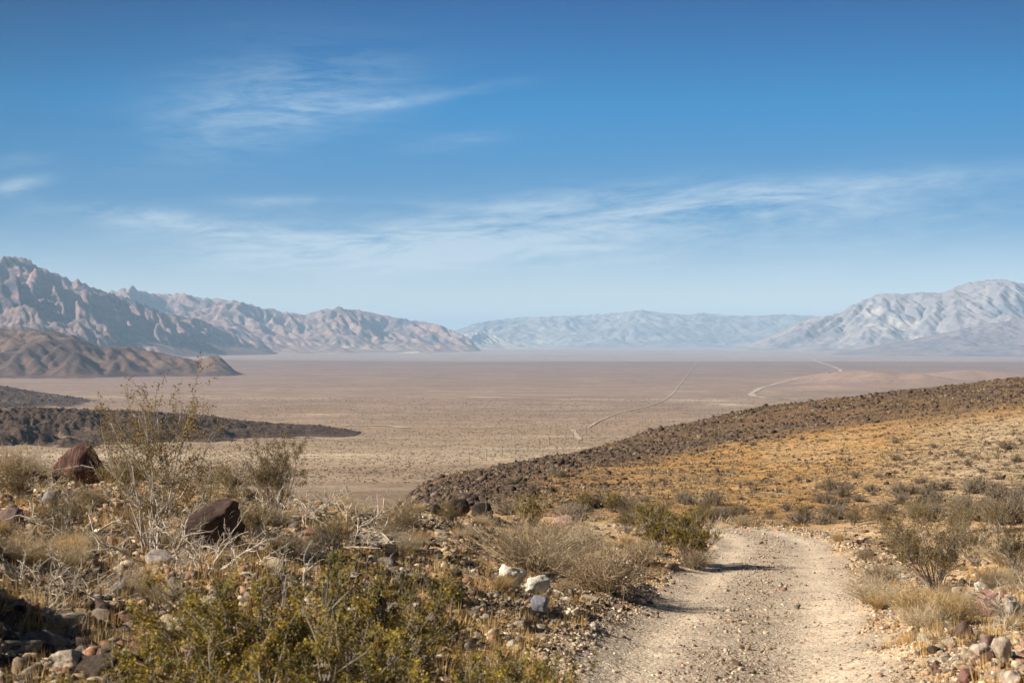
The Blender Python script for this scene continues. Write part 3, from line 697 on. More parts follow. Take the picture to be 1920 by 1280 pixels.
DK, RB, BE, WH, GR, RD = (.055, .04, .034), (.15, .085, .06), (.45, .36, .27), (.60, .54, .44), (.25, .23, .22), (.30, .15, .10)
def striped_mat():
    m, t, b = mat_new('striped_red_rock', .8); co = t.n('ShaderNodeTexCoord').outputs['Object']
    mp = t.n('ShaderNodeMapping'); mp.inputs['Scale'].default_value = (26, 8, 3.5); mp.inputs['Rotation'].default_value = (0, .35, 0); t.l(co, mp.inputs[0])
    n = noise_n(t, mp.outputs[0], 1.0, 6, .65)
    t.l(t.ramp(n.outputs[0], [(.3, (.045, .026, .021)), (.5, (.11, .055, .042)), (.68, (.24, .13, .095))]), b.inputs['Base Color'])
    bp = t.n('ShaderNodeBump', i_Strength=1.0, i_Distance=.03); t.l(n.outputs[0], bp.inputs['Height']); t.l(bp.outputs[0], b.inputs['Normal']); return m
boulder(90, 836, 192, 908, 702, RB, 'big dark red striped boulder on the crest at the left edge', mat=striped_mat(), planes=8)
boulder(338, 942, 456, 1034, 708, (.075, .048, .037), 'big dark brown boulder behind the bare shrub branches', planes=7)
boulder(802, 950, 836, 968, 711, DK, 'low black stone leftmost of the three at the slope edge', 'rock', cat='rock', sub=3)
boulder(836, 936, 880, 969, 713, DK, 'black pointed stone in the middle of the three at the slope edge', 'rock', cat='rock', sub=3, planes=8)
boulder(884, 944, 926, 972, 717, DK, 'black wedge stone rightmost of the three at the slope edge', 'rock', cat='rock', sub=3, planes=7)
boulder(930, 1060, 988, 1104, 719, WH, 'white chunky boulder beside the pale shrub', planes=8, rough=.13)
boulder(978, 1082, 1032, 1120, 760, WH, 'white boulder leaning against the larger white one', planes=9, rough=.12)
boulder(996, 1118, 1031, 1152, 761, (.20, .20, .22), 'smooth dark grey stone below the white boulders', 'rock', cat='rock', sub=3)
boulder(1036, 966, 1058, 988, 731, RD, 'red stone at the left of the stone heap beyond the pale shrub', 'rock', cat='rock', sub=3)
boulder(1032, 968, 1078, 992, 733, (.40, .26, .20), 'large pink stone on the stone heap beyond the pale shrub', 'rock', cat='rock', sub=3)
boulder(1080, 962, 1104, 978, 735, DK, 'small black stone on top of the stone heap', 'rock', cat='rock', sub=3)
boulder(1066, 984, 1084, 1002, 737, RB, 'dark red stone at the front of the stone heap', 'rock', cat='rock', sub=3)
boulder(1065, 966, 1085, 984, 739, (.40, .24, .19), 'brownish pink stone in the middle of the stone heap', 'rock', cat='rock', sub=3)
boulder(1828, 1094, 1856, 1114, 741, WH, 'small white stone behind the brown boulder at the right', 'rock', cat='rock', sub=3)
boulder(1838, 1108, 1888, 1156, 743, (.30, .17, .13), 'big brown boulder at the right edge among shrubs', planes=8)
boulder(1882, 1120, 1916, 1166, 745, (.40, .33, .27), 'cracked tan boulder beside the big brown boulder', planes=9, rough=.16)
boulder(1794, 1166, 1832, 1202, 747, (.14, .09, .07), 'dark brown block stone on the rubble right of the road', 'rock', cat='rock', sub=3, planes=7)
boulder(1838, 1192, 1866, 1216, 749, (.27, .18, .15), 'brown angular stone right of the dark block stone', 'rock', cat='rock', sub=3, planes=8)
boulder(1862, 1198, 1900, 1250, 751, BE, 'large beige slab at the right edge of the rubble', 'rock', cat='rock', sub=3, planes=8)
boulder(1822, 1208, 1864, 1238, 753, (.55, .44, .34), 'rounded sandy stone below the brown angular stone', 'rock', cat='rock', sub=3)
boulder(1796, 1258, 1838, 1284, 755, (.24, .13, .10), 'dark red flat stone at the bottom right corner', 'rock', cat='rock', sub=3)
boulder(1880, 1262, 1925, 1290, 757, (.5, .40, .31), 'beige stone at the bottom right corner', 'rock', cat='rock', sub=3)
boulder(265, 1036, 330, 1072, 759, (.33, .28, .25), 'grey brown cracked stone at the foot of the tall bush', 'rock', cat='rock', sub=3, planes=8)
boulder(0, 955, 42, 998, 761, (.15, .10, .09), 'dark rough boulder cut by the left edge', planes=9)
boulder(80, 955, 125, 985, 763, (.12, .09, .08), 'dark stone beside a grey stone on the left slope', 'rock', cat='rock', sub=3)
boulder(120, 968, 158, 988, 765, (.45, .29, .2), 'flat orange brown stone on the left slope', 'rock', cat='rock', sub=3)
boulder(76, 920, 112, 952, 767, (.24, .22, .2), 'grey rounded stone behind the dark stones on the left slope', 'rock', cat='rock', sub=3)
boulder(205, 1094, 245, 1120, 769, (.3, .26, .24), 'grey stone among shaded rubble on the left', 'rock', cat='rock', sub=3)
boulder(90, 1220, 160, 1262, 771, (.48, .40, .31), 'large beige stone half lit near the bottom left', planes=8)
boulder(360, 1118, 420, 1150, 773, (.42, .35, .27), 'tan flat stone behind the green bushes', 'rock', cat='rock', sub=3)

g = np.random.default_rng(21); rr = random.Random(4)
def rock_zone(n, boxes, smin, smax, pal, label_fmt, group):
    for k in range(n):
        b = boxes[k % len(boxes)]; px, py = rr.uniform(b[0], b[2]), rr.uniform(b[1], b[3]); P = hit(px, py)
        s = smin*(smax/smin)**(rr.random()**1.8); nm, col = rr.choice(pal); j = rr.uniform(.8, 1.2)
        put_rock(rr.randrange(9), P+Vector((0, 0, s*.02)), (s*rr.uniform(.8, 1.3), s*rr.uniform(.8, 1.2), s*rr.uniform(.7, 1.05)),
                 (rr.uniform(-.3, .3), rr.uniform(-.3, .3), rr.uniform(0, 6.28)), tuple(c*j for c in col), ('large ' if s > smin*1.7 else 'small ')+label_fmt % nm+(', far up it' if P.y > 17 else ', about halfway down it' if P.y > 10.5 else ', close to the camera'), group % nm)
PAL_L = [('dark brown', (.11, .08, .065)), ('reddish', (.33, .18, .13)), ('grey', (.22, .20, .18)), ('beige', (.42, .34, .25)), ('black', (.065, .05, .045))]
PAL_R = [('beige', (.46, .37, .27)), ('pale', (.60, .52, .40)), ('brown', (.20, .135, .10)), ('reddish', (.28, .16, .115))]
rock_zone(110, [(-40, 930, 330, 1270), (0, 1000, 260, 1270), (430, 920, 800, 1060)], .04, .12, PAL_L, '%s stone in the rubble slope left of the road', '%s stones on the left slope')
rock_zone(40, [(640, 960, 1000, 1060), (1030, 960, 1150, 1010)], .05, .10, PAL_L, '%s stone on the pale ground beyond the green bushes', '%s stones beyond the green bushes')
rock_zone(45, [(960, 1110, 1220, 1230), (1030, 1060, 1200, 1140)], .03, .07, PAL_R, '%s stone on the left verge of the road', '%s stones on the left verge')
rock_zone(50, [(1600, 1000, 1740, 1095), (1600, 995, 1700, 1040)], .06, .13, PAL_R, '%s stone in the bank right of the road bend', '%s stones in the bank by the bend')
rock_zone(45, [(1740, 1140, 1930, 1275), (1700, 1180, 1900, 1280)], .03, .07, PAL_R, '%s stone in the rubble at the bottom right', '%s stones in the bottom right rubble')

# ------------------------------------------------------------------ plants
def grow(start, dirs, length, k, wob, up, g):
    n = len(start); P = np.zeros((n, k, 3)); P[:, 0] = start; d = dirs/np.linalg.norm(dirs, axis=1, keepdims=True); st = (length/(k-1))[:, None]
    for i in range(1, k):
        d = d+g.normal(0, wob, (n, 3)); d[:, 2] += up; d /= np.linalg.norm(d, axis=1, keepdims=True); P[:, i] = P[:, i-1]+d*st
    return P
def branch_from(P, n, t0, t1, spread, g):
    i = g.integers(0, len(P), n); k = P.shape[1]; t = g.uniform(t0, t1, n)*(k-1); a = np.minimum(t.astype(int), k-2); f = (t-a)[:, None]
    s = P[i, a]*(1-f)+P[i, a+1]*f; d = P[i, a+1]-P[i, a]; d /= np.linalg.norm(d, axis=1, keepdims=True)
    return s, d+g.normal(0, spread, (n, 3)), i
def tubes(P, r0, r1, m=3):
    n, k, _ = P.shape; T = np.gradient(P, axis=1); T /= np.linalg.norm(T, axis=2, keepdims=True)+1e-9
    ref = np.where(np.abs(T[..., 2:3]) > .8, np.array([1., 0, 0]), np.array([0, 0, 1.])); A = np.cross(T, ref); A /= np.linalg.norm(A, axis=2, keepdims=True); B = np.cross(T, A)
    rad = (r0[:, None]*(1-np.linspace(0, 1, k))+r1[:, None]*np.linspace(0, 1, k))[:, :, None, None]
    an = np.arange(m)*2*math.pi/m
    ring = P[:, :, None, :]+rad*(A[:, :, None, :]*np.cos(an)[None, None, :, None]+B[:, :, None, :]*np.sin(an)[None, None, :, None])
    V = ring.reshape(-1, 3); idx = np.arange(n*k*m).reshape(n, k, m)
    a = idx[:, :-1, :]; b = idx[:, 1:, :]; an_ = np.roll(a, -1, 2); bn = np.roll(b, -1, 2)
    return V, np.stack([a, an_, bn, b], -1).reshape(-1, 4)
def join(parts):
    V, Fq, Cc, o = [], [], [], 0
    for v, f, c in parts: V.append(v); Fq.append(f+o); Cc.append(np.tile(np.array(c), (len(v), 1)) if np.ndim(c) == 1 else c); o += len(v)
    return np.concatenate(V), np.concatenate(Fq), np.concatenate(Cc)
def leaves(pos, size, g, cols, aspect=.5, upb=.3):
    n = len(pos); a = g.normal(size=(n, 3)); a[:, 2] += upb; a /= np.linalg.norm(a, axis=1, keepdims=True); b = np.cross(a, g.normal(size=(n, 3))); b /= np.linalg.norm(b, axis=1, keepdims=True)
    s = (size*g.uniform(.6, 1.4, n))[:, None]
    V = np.stack([pos-a*s*.5, pos+b*s*aspect*.5, pos+a*s*.5, pos-b*s*aspect*.5], 1).reshape(-1, 3)
    return V, np.arange(4*n).reshape(n, 4), np.repeat(cols, 4, 0)

BARK, BARK_PALE, TWIG = (.26, .22, .18), (.46, .40, .33), (.36, .29, .21)
def creosote(seed, label, height_=1.2, width=.9, stems=26, nleaf=9000, leaf=.011, sparse=False, leafcol=((.20, .16, .035), (.15, .135, .035), (.27, .19, .04)), bark=BARK, group='creosote bushes'):
    g = np.random.default_rng(seed); n = stems
    a = g.uniform(0, 2*math.pi, n); tilt = g.uniform(.08, 1.0, n)*width/height_*.9
    d = np.stack([np.cos(a)*tilt, np.sin(a)*tilt, np.ones(n)], 1); s = np.stack([np.cos(a), np.sin(a), np.zeros(n)], 1)*g.uniform(.01, .07, n)[:, None]
    L = height_*g.uniform(.6, 1.12, n)*np.sqrt(1+tilt**2)*.85
    P0 = grow(s, d, L, 9, .13, .02, g); parts = [(*tubes(P0, g.uniform(.005, .009, n), np.full(n, .0022), 5), bark)]
    s1, d1, i = branch_from(P0, n*5, .3, .95, .5, g); P1 = grow(s1, d1, g.uniform(.15, .42, n*5)*height_, 6, .18, .08, g); parts.append((*tubes(P1, np.full(n*5, .0036), np.full(n*5, .0018)), bark))
    s2, d2, i = branch_from(P1, n*22, .25, 1, .6, g); P2 = grow(s2, d2, g.uniform(.05, .16, n*22)*height_, 4, .22, .12, g); parts.append((*tubes(P2, np.full(n*22, .0019), np.full(n*22, .001)), TWIG))
    root = empty('creosote_bush', label, 'bush', group)
    v, f, c = join(parts); mesh_np('stems', v, f, M_STEM, root, c)
    i = g.integers(0, len(P2), nleaf); k = g.integers(1, 4, nleaf); pos = P2[i, k]+g.normal(0, .014*height_, (nleaf, 3))
    pc = g.uniform(size=len(P2))[i]; pal = np.array(leafcol); cc = pal[(pc*(len(leafcol)-.001)).astype(int)]*g.uniform(.6, 1.35, (nleaf, 1))
    v, f, c = leaves(pos, np.full(nleaf, leaf), g, cc, .55); mesh_np('foliage', v, f, M_LEAF, root, c)
    return root
def twiggy(seed, label, h=.5, w=.6, n=130, sub=9, col=(.46, .37, .26), name='dry_shrub', group='dry shrubs', rad=.002, wob=.2, spread=.6):
    g = np.random.default_rng(seed); a = g.uniform(0, 2*math.pi, n); tl = g.uniform(0, 1, n)**.7*w/h*1.1
    d = np.stack([np.cos(a)*tl, np.sin(a)*tl, np.ones(n)], 1); s = np.stack([np.cos(a), np.sin(a), np.zeros(n)], 1)*(g.uniform(.0, .2, n)*w)[:, None]
    P0 = grow(s, d, g.uniform(.55, 1.0, n)*np.minimum(h*np.sqrt(1+tl**2), (w+h)*.6), 6, wob, .0, g)
    c0 = np.array(col)
    parts = [(*tubes(P0, np.full(n, rad*1.8), np.full(n, rad*.7)), c0*.8)]
    s1, d1, i = branch_from(P0, n*sub, .3, 1, spread, g); P1 = grow(s1, d1, g.uniform(.15, .4, n*sub)*h, 4, wob, .02, g)
    v, f = tubes(P1, np.full(n*sub, rad*.9), np.full(n*sub, rad*.4)); cc = np.repeat(c0[None]*g.uniform(.65, 1.35, (n*sub, 1)), P1.shape[1]*3, 0)
    parts.append((v, f, cc)); v, f, c = join(parts)
    o = mesh_np(name, v, f, M_DRY, None, c); tag(o, label, 'shrub', group); return o
def dead_shrub(seed, label, h=.5, w=.9, n=14, group='dead shrubs', col=(.56, .48, .38), flat=.5):
    g = np.random.default_rng(seed); a = g.uniform(0, 2*math.pi, n); up = g.uniform(.1, 1.1, n)*flat
    d = np.stack([np.cos(a), np.sin(a), up], 1); P0 = grow(np.zeros((n, 3))+g.normal(0, .02, (n, 3))*[1, 1, 0]+[0, 0, .01], d, g.uniform(.6, 1, n)*w, 11, .28, .015, g)
    P0[..., 2] = np.maximum(P0[..., 2], .01)
    c0 = np.array(col); parts = [(*tubes(P0, g.uniform(.009, .018, n), np.full(n, .004), 5), c0)]
    s1, d1, i = branch_from(P0, n*6, .25, 1, .6, g); P1 = grow(s1, d1, g.uniform(.15, .45, n*6)*w, 7, .3, .03, g); P1[..., 2] = np.maximum(P1[..., 2], .01)
    parts.append((*tubes(P1, np.full(n*6, .006), np.full(n*6, .0025), 4), c0*1.05))
    s2, d2, i = branch_from(P1, n*16, .2, 1, .7, g); P2 = grow(s2, d2, g.uniform(.05, .16, n*16)*w, 5, .3, .03, g); parts.append((*tubes(P2, np.full(n*16, .0022), np.full(n*16, .001)), c0*.9))
    v, f, c = join(parts); o = mesh_np('dead_shrub', v, f, M_DRY, None, c); tag(o, label, 'dead shrub', group); return o

def place(o, px, py, scale=1.0, rz=None, loc=None):
    P = loc or hit(px, py); o.location = P-Vector((0, 0, .02)); s = scale if isinstance(scale, tuple) else (scale,)*3
    o.scale = s; o.rotation_euler = (0, 0, rz if rz is not None else rr.uniform(0, 6.28)); return o
def again(src, label, px, py, scale=1.0, rz=None, group=None, loc=None):
    c = copy_tree(src); c['label'] = label
    if group: c['group'] = group
    return place(c, px, py, scale, rz, loc)

# creosote: two dense ones, a tall open one, a brown one
GREEN = ((.32, .24, .040), (.19, .16, .034), (.47, .34, .055), (.32, .21, .038), (.12, .095, .028))
FG = 'green creosote bushes in the foreground'
cA = creosote(201, 'widest olive creosote bush of the foreground row, in the middle', .66, .72, 34, 30000, .0115, leafcol=GREEN, group=FG)
def at_(px, d): return Vector((pxu(px)*d, d, zat(pxu(px)*d, d)-.03))
place(cA, 0, 0, 1.0, 0, at_(700, 5.9))
cB = creosote(202, 'olive creosote bush left of the middle in the foreground row', .60, .66, 30, 26000, .0115, leafcol=GREEN, group=FG)
place(cB, 0, 0, 1.0, 1, at_(470, 5.6))
cT = creosote(203, 'tall open creosote bush with bare grey stems on the left slope', 1.35, .75, 16, 9000, .017, leafcol=((.24, .16, .04), (.19, .14, .04), (.28, .18, .04)), bark=(.40, .35, .29), group='creosote bushes on the left slope')
place(cT, 278, 1040, (1, 1, 1.0), .6)
cD = creosote(204, 'brown green creosote bush with many fine stems on the crest', 1.0, .8, 30, 14000, .017, leafcol=((.22, .16, .06), (.26, .18, .06), (.18, .14, .05)), group='creosote bushes on the left slope')
place(cD, 520, 955, .85, 0)
again(cB, 'olive creosote bush at the right end of the foreground row', 0, 0, .85, 2.2, loc=at_(930, 5.5))
again(cB, 'olive creosote bush at the far right end of the foreground row', 0, 0, .75, .7, loc=at_(1010, 6.6))
again(cA, 'low olive creosote bush along the bottom middle of the photo', 0, 0, .85, 4.0, loc=at_(610, 4.9))
again(cA, 'low olive creosote bush along the bottom, right of the middle', 0, 0, .8, 5.1, loc=at_(840, 4.8))
again(cB, 'low olive creosote bush along the bottom, left of the middle', 0, 0, .8, 5.6, loc=at_(330, 4.9))
again(cB, 'dark creosote bush at the bottom left corner', 0, 0, .55, 3.0, loc=at_(60, 5.2))
again(cB, 'small green creosote bush behind the foreground row', 0, 0, .5, 3.6, loc=at_(330, 7.2))
again(cT, 'small open creosote bush between two bushes on the crest', 700, 935, .55, 2.0, 'creosote bushes on the left slope')
again(cT, 'sparse creosote bush right of the tall one on the left slope', 395, 985, .55, 3.3, 'creosote bushes on the left slope')
again(cD, 'low creosote bush behind the tall one on the left slope', 240, 930, .55, 3.3)
again(cD, 'creosote bush in front of the dark boulder tip on the crest', 440, 930, .45, 1.0)
GM = 'creosote bushes in the wash by the bend'
mids = [(1000, 985, .40, 'green creosote bush left of the stone heap'), (1175, 1000, .55, 'creosote bush behind the pale shrub beside the road'), (1240, 1040, .62, 'dense creosote bush on the left verge at the bend'),
        (1290, 1050, .55, 'creosote bush nearest the road on its left verge'), (1150, 960, .55, 'brown bush at the foot of the hill left of the bend'), (1095, 955, .5, 'small bush at the foot of the hill above the stone heap'),
        (1230, 985, .7, 'tall bush behind the verge bushes'), (1755, 1105, .95, 'big dark creosote bush right of the road'), (1700, 1050, .75, 'creosote bush left behind the big one right of the road'),
        (1830, 1060, .85, 'creosote bush behind the big one at the right'), (1905, 1080, .8, 'creosote bush cut by the right edge'), (1660, 990, .8, 'bush beyond the rock bank right of the road'), (1600, 985, .8, 'bush behind the right end of the bend'),
        (1730, 985, .9, 'bush at the hill foot above the big creosote bush'), (1500, 975, .8, 'dark bush just behind the road crest'), (1560, 978, .7, 'small bush just right behind the road crest'), (1440, 972, .6, 'low bush left behind the road crest'),
        (1380, 978, .8, 'bare bush at the left of the road crest'), (1330, 990, .6, 'bush with pale twigs left of the road crest'), (1800, 1000, .9, 'bush in the wash at the right'), (1870, 1000, .9, 'bush in the wash near the right edge')]
for px, py, s, lab in mids:
    q = rr.choice([cA, cB, cD]) if px < 1320 else cD; again(q, lab, px, py, s*(1.3 if q is cD else 2.1)*(1.0 if px < 1360 else .62 if py < 1010 else .7), None, GM)
for px, py, s, lab in [(120, 1010, .42, 'small brown creosote bush on the shaded rubble at the left'), (40, 945, .4, 'small creosote bush by the rough boulder at the left edge'), (620, 1050, .4, 'small olive bush just behind the middle of the foreground row'),
                       (745, 1010, .42, 'small brown creosote bush right of the bleached dead shrub'), (850, 990, .38, 'small creosote bush below the three black stones'), (470, 1010, .42, 'small creosote bush right of the dark boulder')]:
    again(cD, lab, px, py, s, None, 'creosote bushes on the left slope')
# dead shrubs with bent pale branches
dS = dead_shrub(301, 'bleached dead shrub with bent bare branches behind the green bushes', .6, .85, 15, flat=.6); place(dS, 655, 1015, .85, .4)
dF = dead_shrub(302, 'tangle of dead grey branches around the foot of the tall bush', .3, .9, 16, flat=.25); place(dF, 290, 1060, .85, 0)
again(dS, 'dead grey shrub with upright branches left of the bleached one', 500, 985, .75, 2.0)
again(dS, 'dead branches reaching up beside the foreground bushes', 560, 1110, .55, 4.2)
again(dF, 'dead branches lying left of the tall bush', 150, 1010, .75, 2.6)
again(dF, 'dead twigs lying on the shaded rubble at the left', 170, 1130, .45, 1.1)
again(dF, 'dead branches lying right of the tall bush', 400, 1075, .7, 4.1)
again(dF, 'dead twigs between the crest bushes', 590, 960, .7, 5.1)
again(dS, 'dead shrub on the crest left of the black stones', 760, 965, .6, 1.7)
again(dS, 'dead pale shrub left of the road crest', 1350, 1000, .8, 3.0)
again(dF, 'dead grey twigs right of the road', 1660, 1090, .6, 3.0)
again(dS, 'small dead shrub in the bottom left corner', 75, 1180, .4, 5.5)
# pale dry shrubs
tA = twiggy(401, 'broad pale tan shrub beside the white boulders', .42, .62, 150, 10, (.58, .46, .30), group='pale dry shrubs along the road'); place(tA, 1005, 1070, 1.45)
tB = twiggy(402, 'round grey brown shrub right of the broad pale one', .36, .40, 130, 10, (.45, .345, .22), group='pale dry shrubs along the road'); place(tB, 1135, 1112, 1.5)
tC = twiggy(403, 'golden grass shrub on the right verge', .35, .32, 150, 7, (.60, .42, .20), group='pale dry shrubs along the road', wob=.1); place(tC, 1720, 1165, .9)
sh = [(tA, 1070, 1045, 1.2, 'pale shrub behind the broad pale one'), (tB, 1200, 1060, 1.1, 'grey shrub under the verge creosote bush'), (tA, 20, 890, .85, 'silver shrub cut by the left edge on the crest'), (tA, 75, 893, .4, 'small silver shrub beside the red boulder'),
      (tB, 1300, 1066, 1.0, 'dark grey shrub at the road edge by the bend'), (tA, 880, 1010, .45, 'small pale shrub below the black stones'), (tA, 905, 985, .4, 'pale shrub right below the black stones'), (tC, 940, 1110, .5, 'brown grass shrub left of the white boulders'),
      (tB, 1625, 1050, .6, 'grey twiggy shrub on the right verge by the bend'), (tB, 1650, 1100, .8, 'grey twiggy shrub on the right verge'), (tA, 1640, 1130, .7, 'pale shrub at the right road edge'), (tC, 1780, 1170, .8, 'golden shrub above the rubble at the right'),
      (tB, 1790, 1150, .7, 'grey green shrub left of the big brown boulder'), (tC, 1830, 1140, .5, 'small golden shrub before the big brown boulder'), (tC, 1470, 985, .6, 'tan shrub on the road crest'), (tC, 1570, 1015, .6, 'yellow grass tuft shrub at the right of the bend'),
      (tA, 1890, 1060, .9, 'pale shrub near the right edge'), (tB, 1855, 1100, .6, 'grey shrub behind the big brown boulder'), (tB, 170, 945, .55, 'grey green low shrub on the left slope'), (tC, 560, 915, .7, 'golden grass clump on the crest'), (tC, 640, 950, .5, 'golden grass clump between dead shrubs'),
      (tA, 1390, 985, .8, 'pale shrub at the left of the road crest'), (tA, 330, 905, .5, 'pale twiggy shrub behind the tall bush'), (tB, 1010, 955, .5, 'dark low shrub behind the stone heap'), (tC, 1650, 1145, .55, 'golden shrub low on the right road edge')]
for src, px, py, s, lab in sh: again(src, lab, px, py, s)
brush = [('dry brown shrub', tB, .30, .5), ('pale straw coloured shrub', tA, .3, .55), ('straw coloured grass clump', tC, .35, .6), ('dead grey twig tangle', dF, .3, .6), ('low dead shrub', dS, .25, .45)]
for px0, py0, px1, py1, n, where in ((-20, 900, 330, 1200, 40, 'on the rubble slope at the left'), (380, 900, 800, 1060, 34, 'between the crest and the green bushes'), (820, 975, 1290, 1110, 16, 'on the ground left of the road'),
                              (1600, 1010, 1930, 1250, 26, 'on the slope right of the road')):
    for k in range(n):
        px, py = rr.uniform(px0, px1), rr.uniform(py0, py1); P = hit(px, py)
        if abs(float(road_d(P.x, P.y))) < 1.5 or P.y < 8.5: continue
        nm, src, a, b = brush[rr.choice([0, 0, 1, 1, 2, 2, 3, 4])]
        again(src, nm+' '+where+(', far back' if P.y > 17 else ', in the middle' if P.y > 11 else ', near the camera'), px, py, rr.uniform(a, b), None, nm+'s '+where, P)
# low scrub in the wash and on the hill: individuals near, the rest as ground cover
tD = twiggy(405, 'low grey brown scrub', .30, .38, 60, 7, (.30, .24, .17), rad=.005, group='scrub bushes on the hillside'); first = True
g = np.random.default_rng(31); cnt = 0
while cnt < 190:
    px, py = g.uniform(800, 1930), g.uniform(815, 985)
    P = hit(px, py, 25)
    if P.y > 170 or P.y < 30 or road_mask(np.array([P.x]), np.array([P.y]))[0] > .1: continue
    foot = P.y < 62
    if not foot and fbm(np.array([P.x/9]), np.array([P.y/14]), 99, 2)[0] < g.uniform(-.5, .5): continue
    o = tD if first else copy_tree(tD); first = False
    s = float(g.uniform(.8, 1.9)) if foot else float(np.clip(g.lognormal(-.35, .45), .3, 1.8))
    cw = ['at its left end', 'left of the road bend', 'above the road bend', 'right of the road bend', 'at its far right'][int(np.clip((px-800)//226, 0, 4))]
    if foot: tag(o, 'grey brown scrub bush in the wash below the orange hill, '+cw, 'shrub', 'scrub bushes in the wash')
    else: tag(o, '%s grey scrub bush %s on the orange hill, %s' % ('larger' if s > .8 else 'small', 'low' if P.y < 85 else 'halfway up' if P.y < 120 else 'near the top', cw), 'shrub', 'scrub bushes on the hillside')
    place(o, 0, 0, (s, s, s*g.uniform(.8, 1.2)), None, P); cnt += 1

def clumps(name, x, y, size, cols, nb, seed, label, cat, hk=.7, thin=.25, zoff=0, mat=M_DRY):
    """ground cover: each clump a burst of blades"""
    g = np.random.default_rng(seed); n = len(x); z = height(x, y)+zoff
    N = n*nb; i = np.repeat(np.arange(n), nb); a = g.uniform(0, 2*math.pi, N); t = g.uniform(0, 1, N)**.6
    S = size[i]; base = np.stack([x[i]+np.cos(a)*t*S*.45, y[i]+np.sin(a)*t*S*.45, z[i]-.01], 1)
    tip = base+np.stack([np.cos(a)*t*S*.45, np.sin(a)*t*S*.45, S*hk*(1.05-.6*t*t)], 1)*g.uniform(.6, 1.15, (N, 1))
    b2 = g.uniform(0, 2*math.pi, N); w = np.stack([np.cos(b2), np.sin(b2), np.zeros(N)], 1)*(S*thin*.5)[:, None]
    V = np.stack([base-w, base+w, tip], 1).reshape(-1, 3); c = np.repeat(cols[i]*g.uniform(.7, 1.3, (N, 1)), 3, 0)
    o = mesh_np(name, V, np.arange(3*N).reshape(N, 3), mat, None, c); tag(o, label, cat, None, 'stuff'); return o
g = np.random.default_rng(41)
x, y = polar_pts(26000, 720, 2150, 46, 170, g); s = hill_s(x, y); uu = x/y
k = (s > -.05) & (s < 1.05) & (fbm(x/6, y/6, 77, 3)*1.2+.15 > g.uniform(-1, .6, len(x))); x, y = x[k], y[k]
cc = np.array([(.33, .25, .15), (.25, .19, .12), (.42, .32, .19), (.17, .13, .08)])[g.integers(0, 4, len(x))]
clumps('hillside_scrub', x, y, g.lognormal(math.log(.22), .4, len(x))*(.6+y/220), cc, 18, 42, 'small tan and grey scrub dotting the orange hillside', 'scrub', .36, .2)
x, y = polar_pts(25000, -250, 2150, 4.5, 48, g); k = (road_mask(x, y) < .05) & (fbm(x*.6, y*.6, 78, 3) > g.uniform(-.4, .5, len(x))); x, y = x[k], y[k]
cc = np.array([(.58, .37, .13), (.62, .45, .22), (.46, .30, .11)])[g.integers(0, 3, len(x))]
clumps('dry_grass', x, y, g.uniform(.05, .15, len(x)), cc, 22, 43, 'golden dry grass tufts between the stones', 'grass', 1.1, .035)
x, y = polar_pts(60000, -150, 2080, 850, 4200, g); k = fbm(x/90, y/90, 79, 3) > g.uniform(-.8, .6, len(x)); x, y = x[k], y[k]
cc = np.array([(.13, .105, .06), (.18, .14, .09), (.24, .19, .13)])[g.integers(0, 3, len(x))]
clumps('valley_scrub', x, y, g.uniform(.7, 1.7, len(x))*(.7+y/3500), cc, 5, 44, 'tiny dark desert scrub dotted across the valley floor', 'scrub', .6, .6)

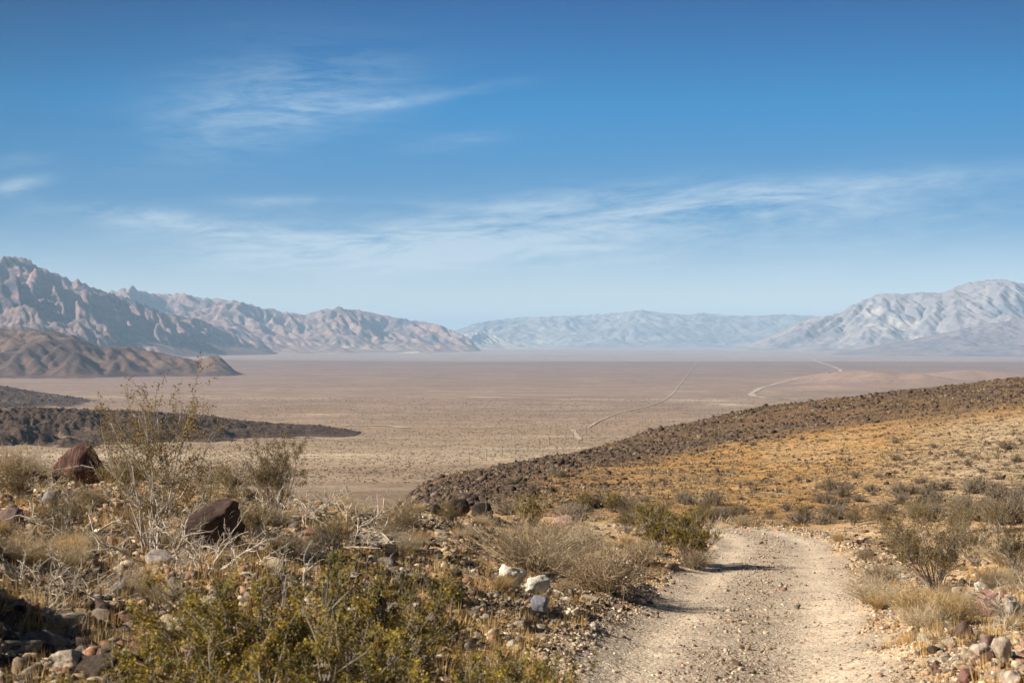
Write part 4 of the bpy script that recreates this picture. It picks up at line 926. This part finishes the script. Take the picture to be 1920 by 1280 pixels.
# ------------------------------------------------------------------ utility poles across the valley
def wood_mat():
    m, t, b = mat_new('weathered_pole_wood', .9); n = noise_n(t, t.n('ShaderNodeTexCoord').outputs['Object'], 3, 5, .6)
    t.l(t.ramp(n.outputs[0], [(.3, (.12, .075, .05)), (.7, (.22, .15, .10))]), b.inputs['Base Color']); return m
M_WOOD = wood_mat()
def box(x0, y0, z0, x1, y1, z1):
    v = np.array([(x, y, z) for x in (x0, x1) for y in (y0, y1) for z in (z0, z1)], float)
    return v, np.array([(0, 1, 3, 2), (4, 6, 7, 5), (0, 4, 5, 1), (2, 3, 7, 6), (0, 2, 6, 4), (1, 5, 7, 3)])
def make_pole():
    r = empty('utility_pole', '', 'utility pole', 'utility poles crossing the valley')
    P = np.array([[[0, 0, -.5], [0, 0, 3], [0, 0, 7], [0, 0, 10.2]]]); v, f = tubes(P, np.array([.26]), np.array([.19]), 8); mesh_np('post', v, f, M_WOOD, r, smooth=True)
    v, f = box(-1.2, -.2, 9.5, 1.2, -.13, 9.64); mesh_np('crossarm', v, f, M_WOOD, r)
    for q in (-1.05, -.45, .45, 1.05):
        P = np.array([[[q, -.165, 9.65], [q, -.165, 9.72], [q, -.165, 9.85]]]); v, f = tubes(P, np.array([.05]), np.array([.04]), 6); mesh_np('insulator', v, f, M_WOOD, r)
    return r
pole = make_pole(); yy = 1076.0
for k in range(28):
    o = pole if k == 0 else copy_tree(pole); x = -32+.158*(yy-1076)
    o.location = (x, yy, zat(x, yy)); o.rotation_euler = (0, 0, -.157)
    if k == 0: lab = 'nearest wooden utility pole, lowest in the valley by the dark hill edge'
    elif k < 8: lab = '%s wooden utility pole counted from the near end of the line' % ['', 'second', 'third', 'fourth', 'fifth', 'sixth', 'seventh', 'eighth'][k]
    else: lab = 'small distant utility pole along the far part of the line'
    tag(o, lab, 'utility pole', 'utility poles crossing the valley'); yy += 76+rr.uniform(-3, 3)

# ------------------------------------------------------------------ haze: one closed box of even air
def build_haze():
    v, f = box(-120000, -90000, -240, 120000, 91000, 1270)
    m = bpy.data.materials.new('haze'); m.use_nodes = True; t = NT(m.node_tree)
    pv = t.n('ShaderNodeVolumePrincipled', i_Density=HAZE_D); pv.inputs['Color'].default_value = (*HAZE_C, 1); pv.inputs['Anisotropy'].default_value = .0
    o = t.n('ShaderNodeOutputMaterial'); t.l(pv.outputs[0], o.inputs['Volume'])
    h = mesh_np('haze', v, f, m); h['kind'] = 'stuff'
HAZE_D, HAZE_C = 2.75e-5, (.46, .715, 1.0)
build_haze()
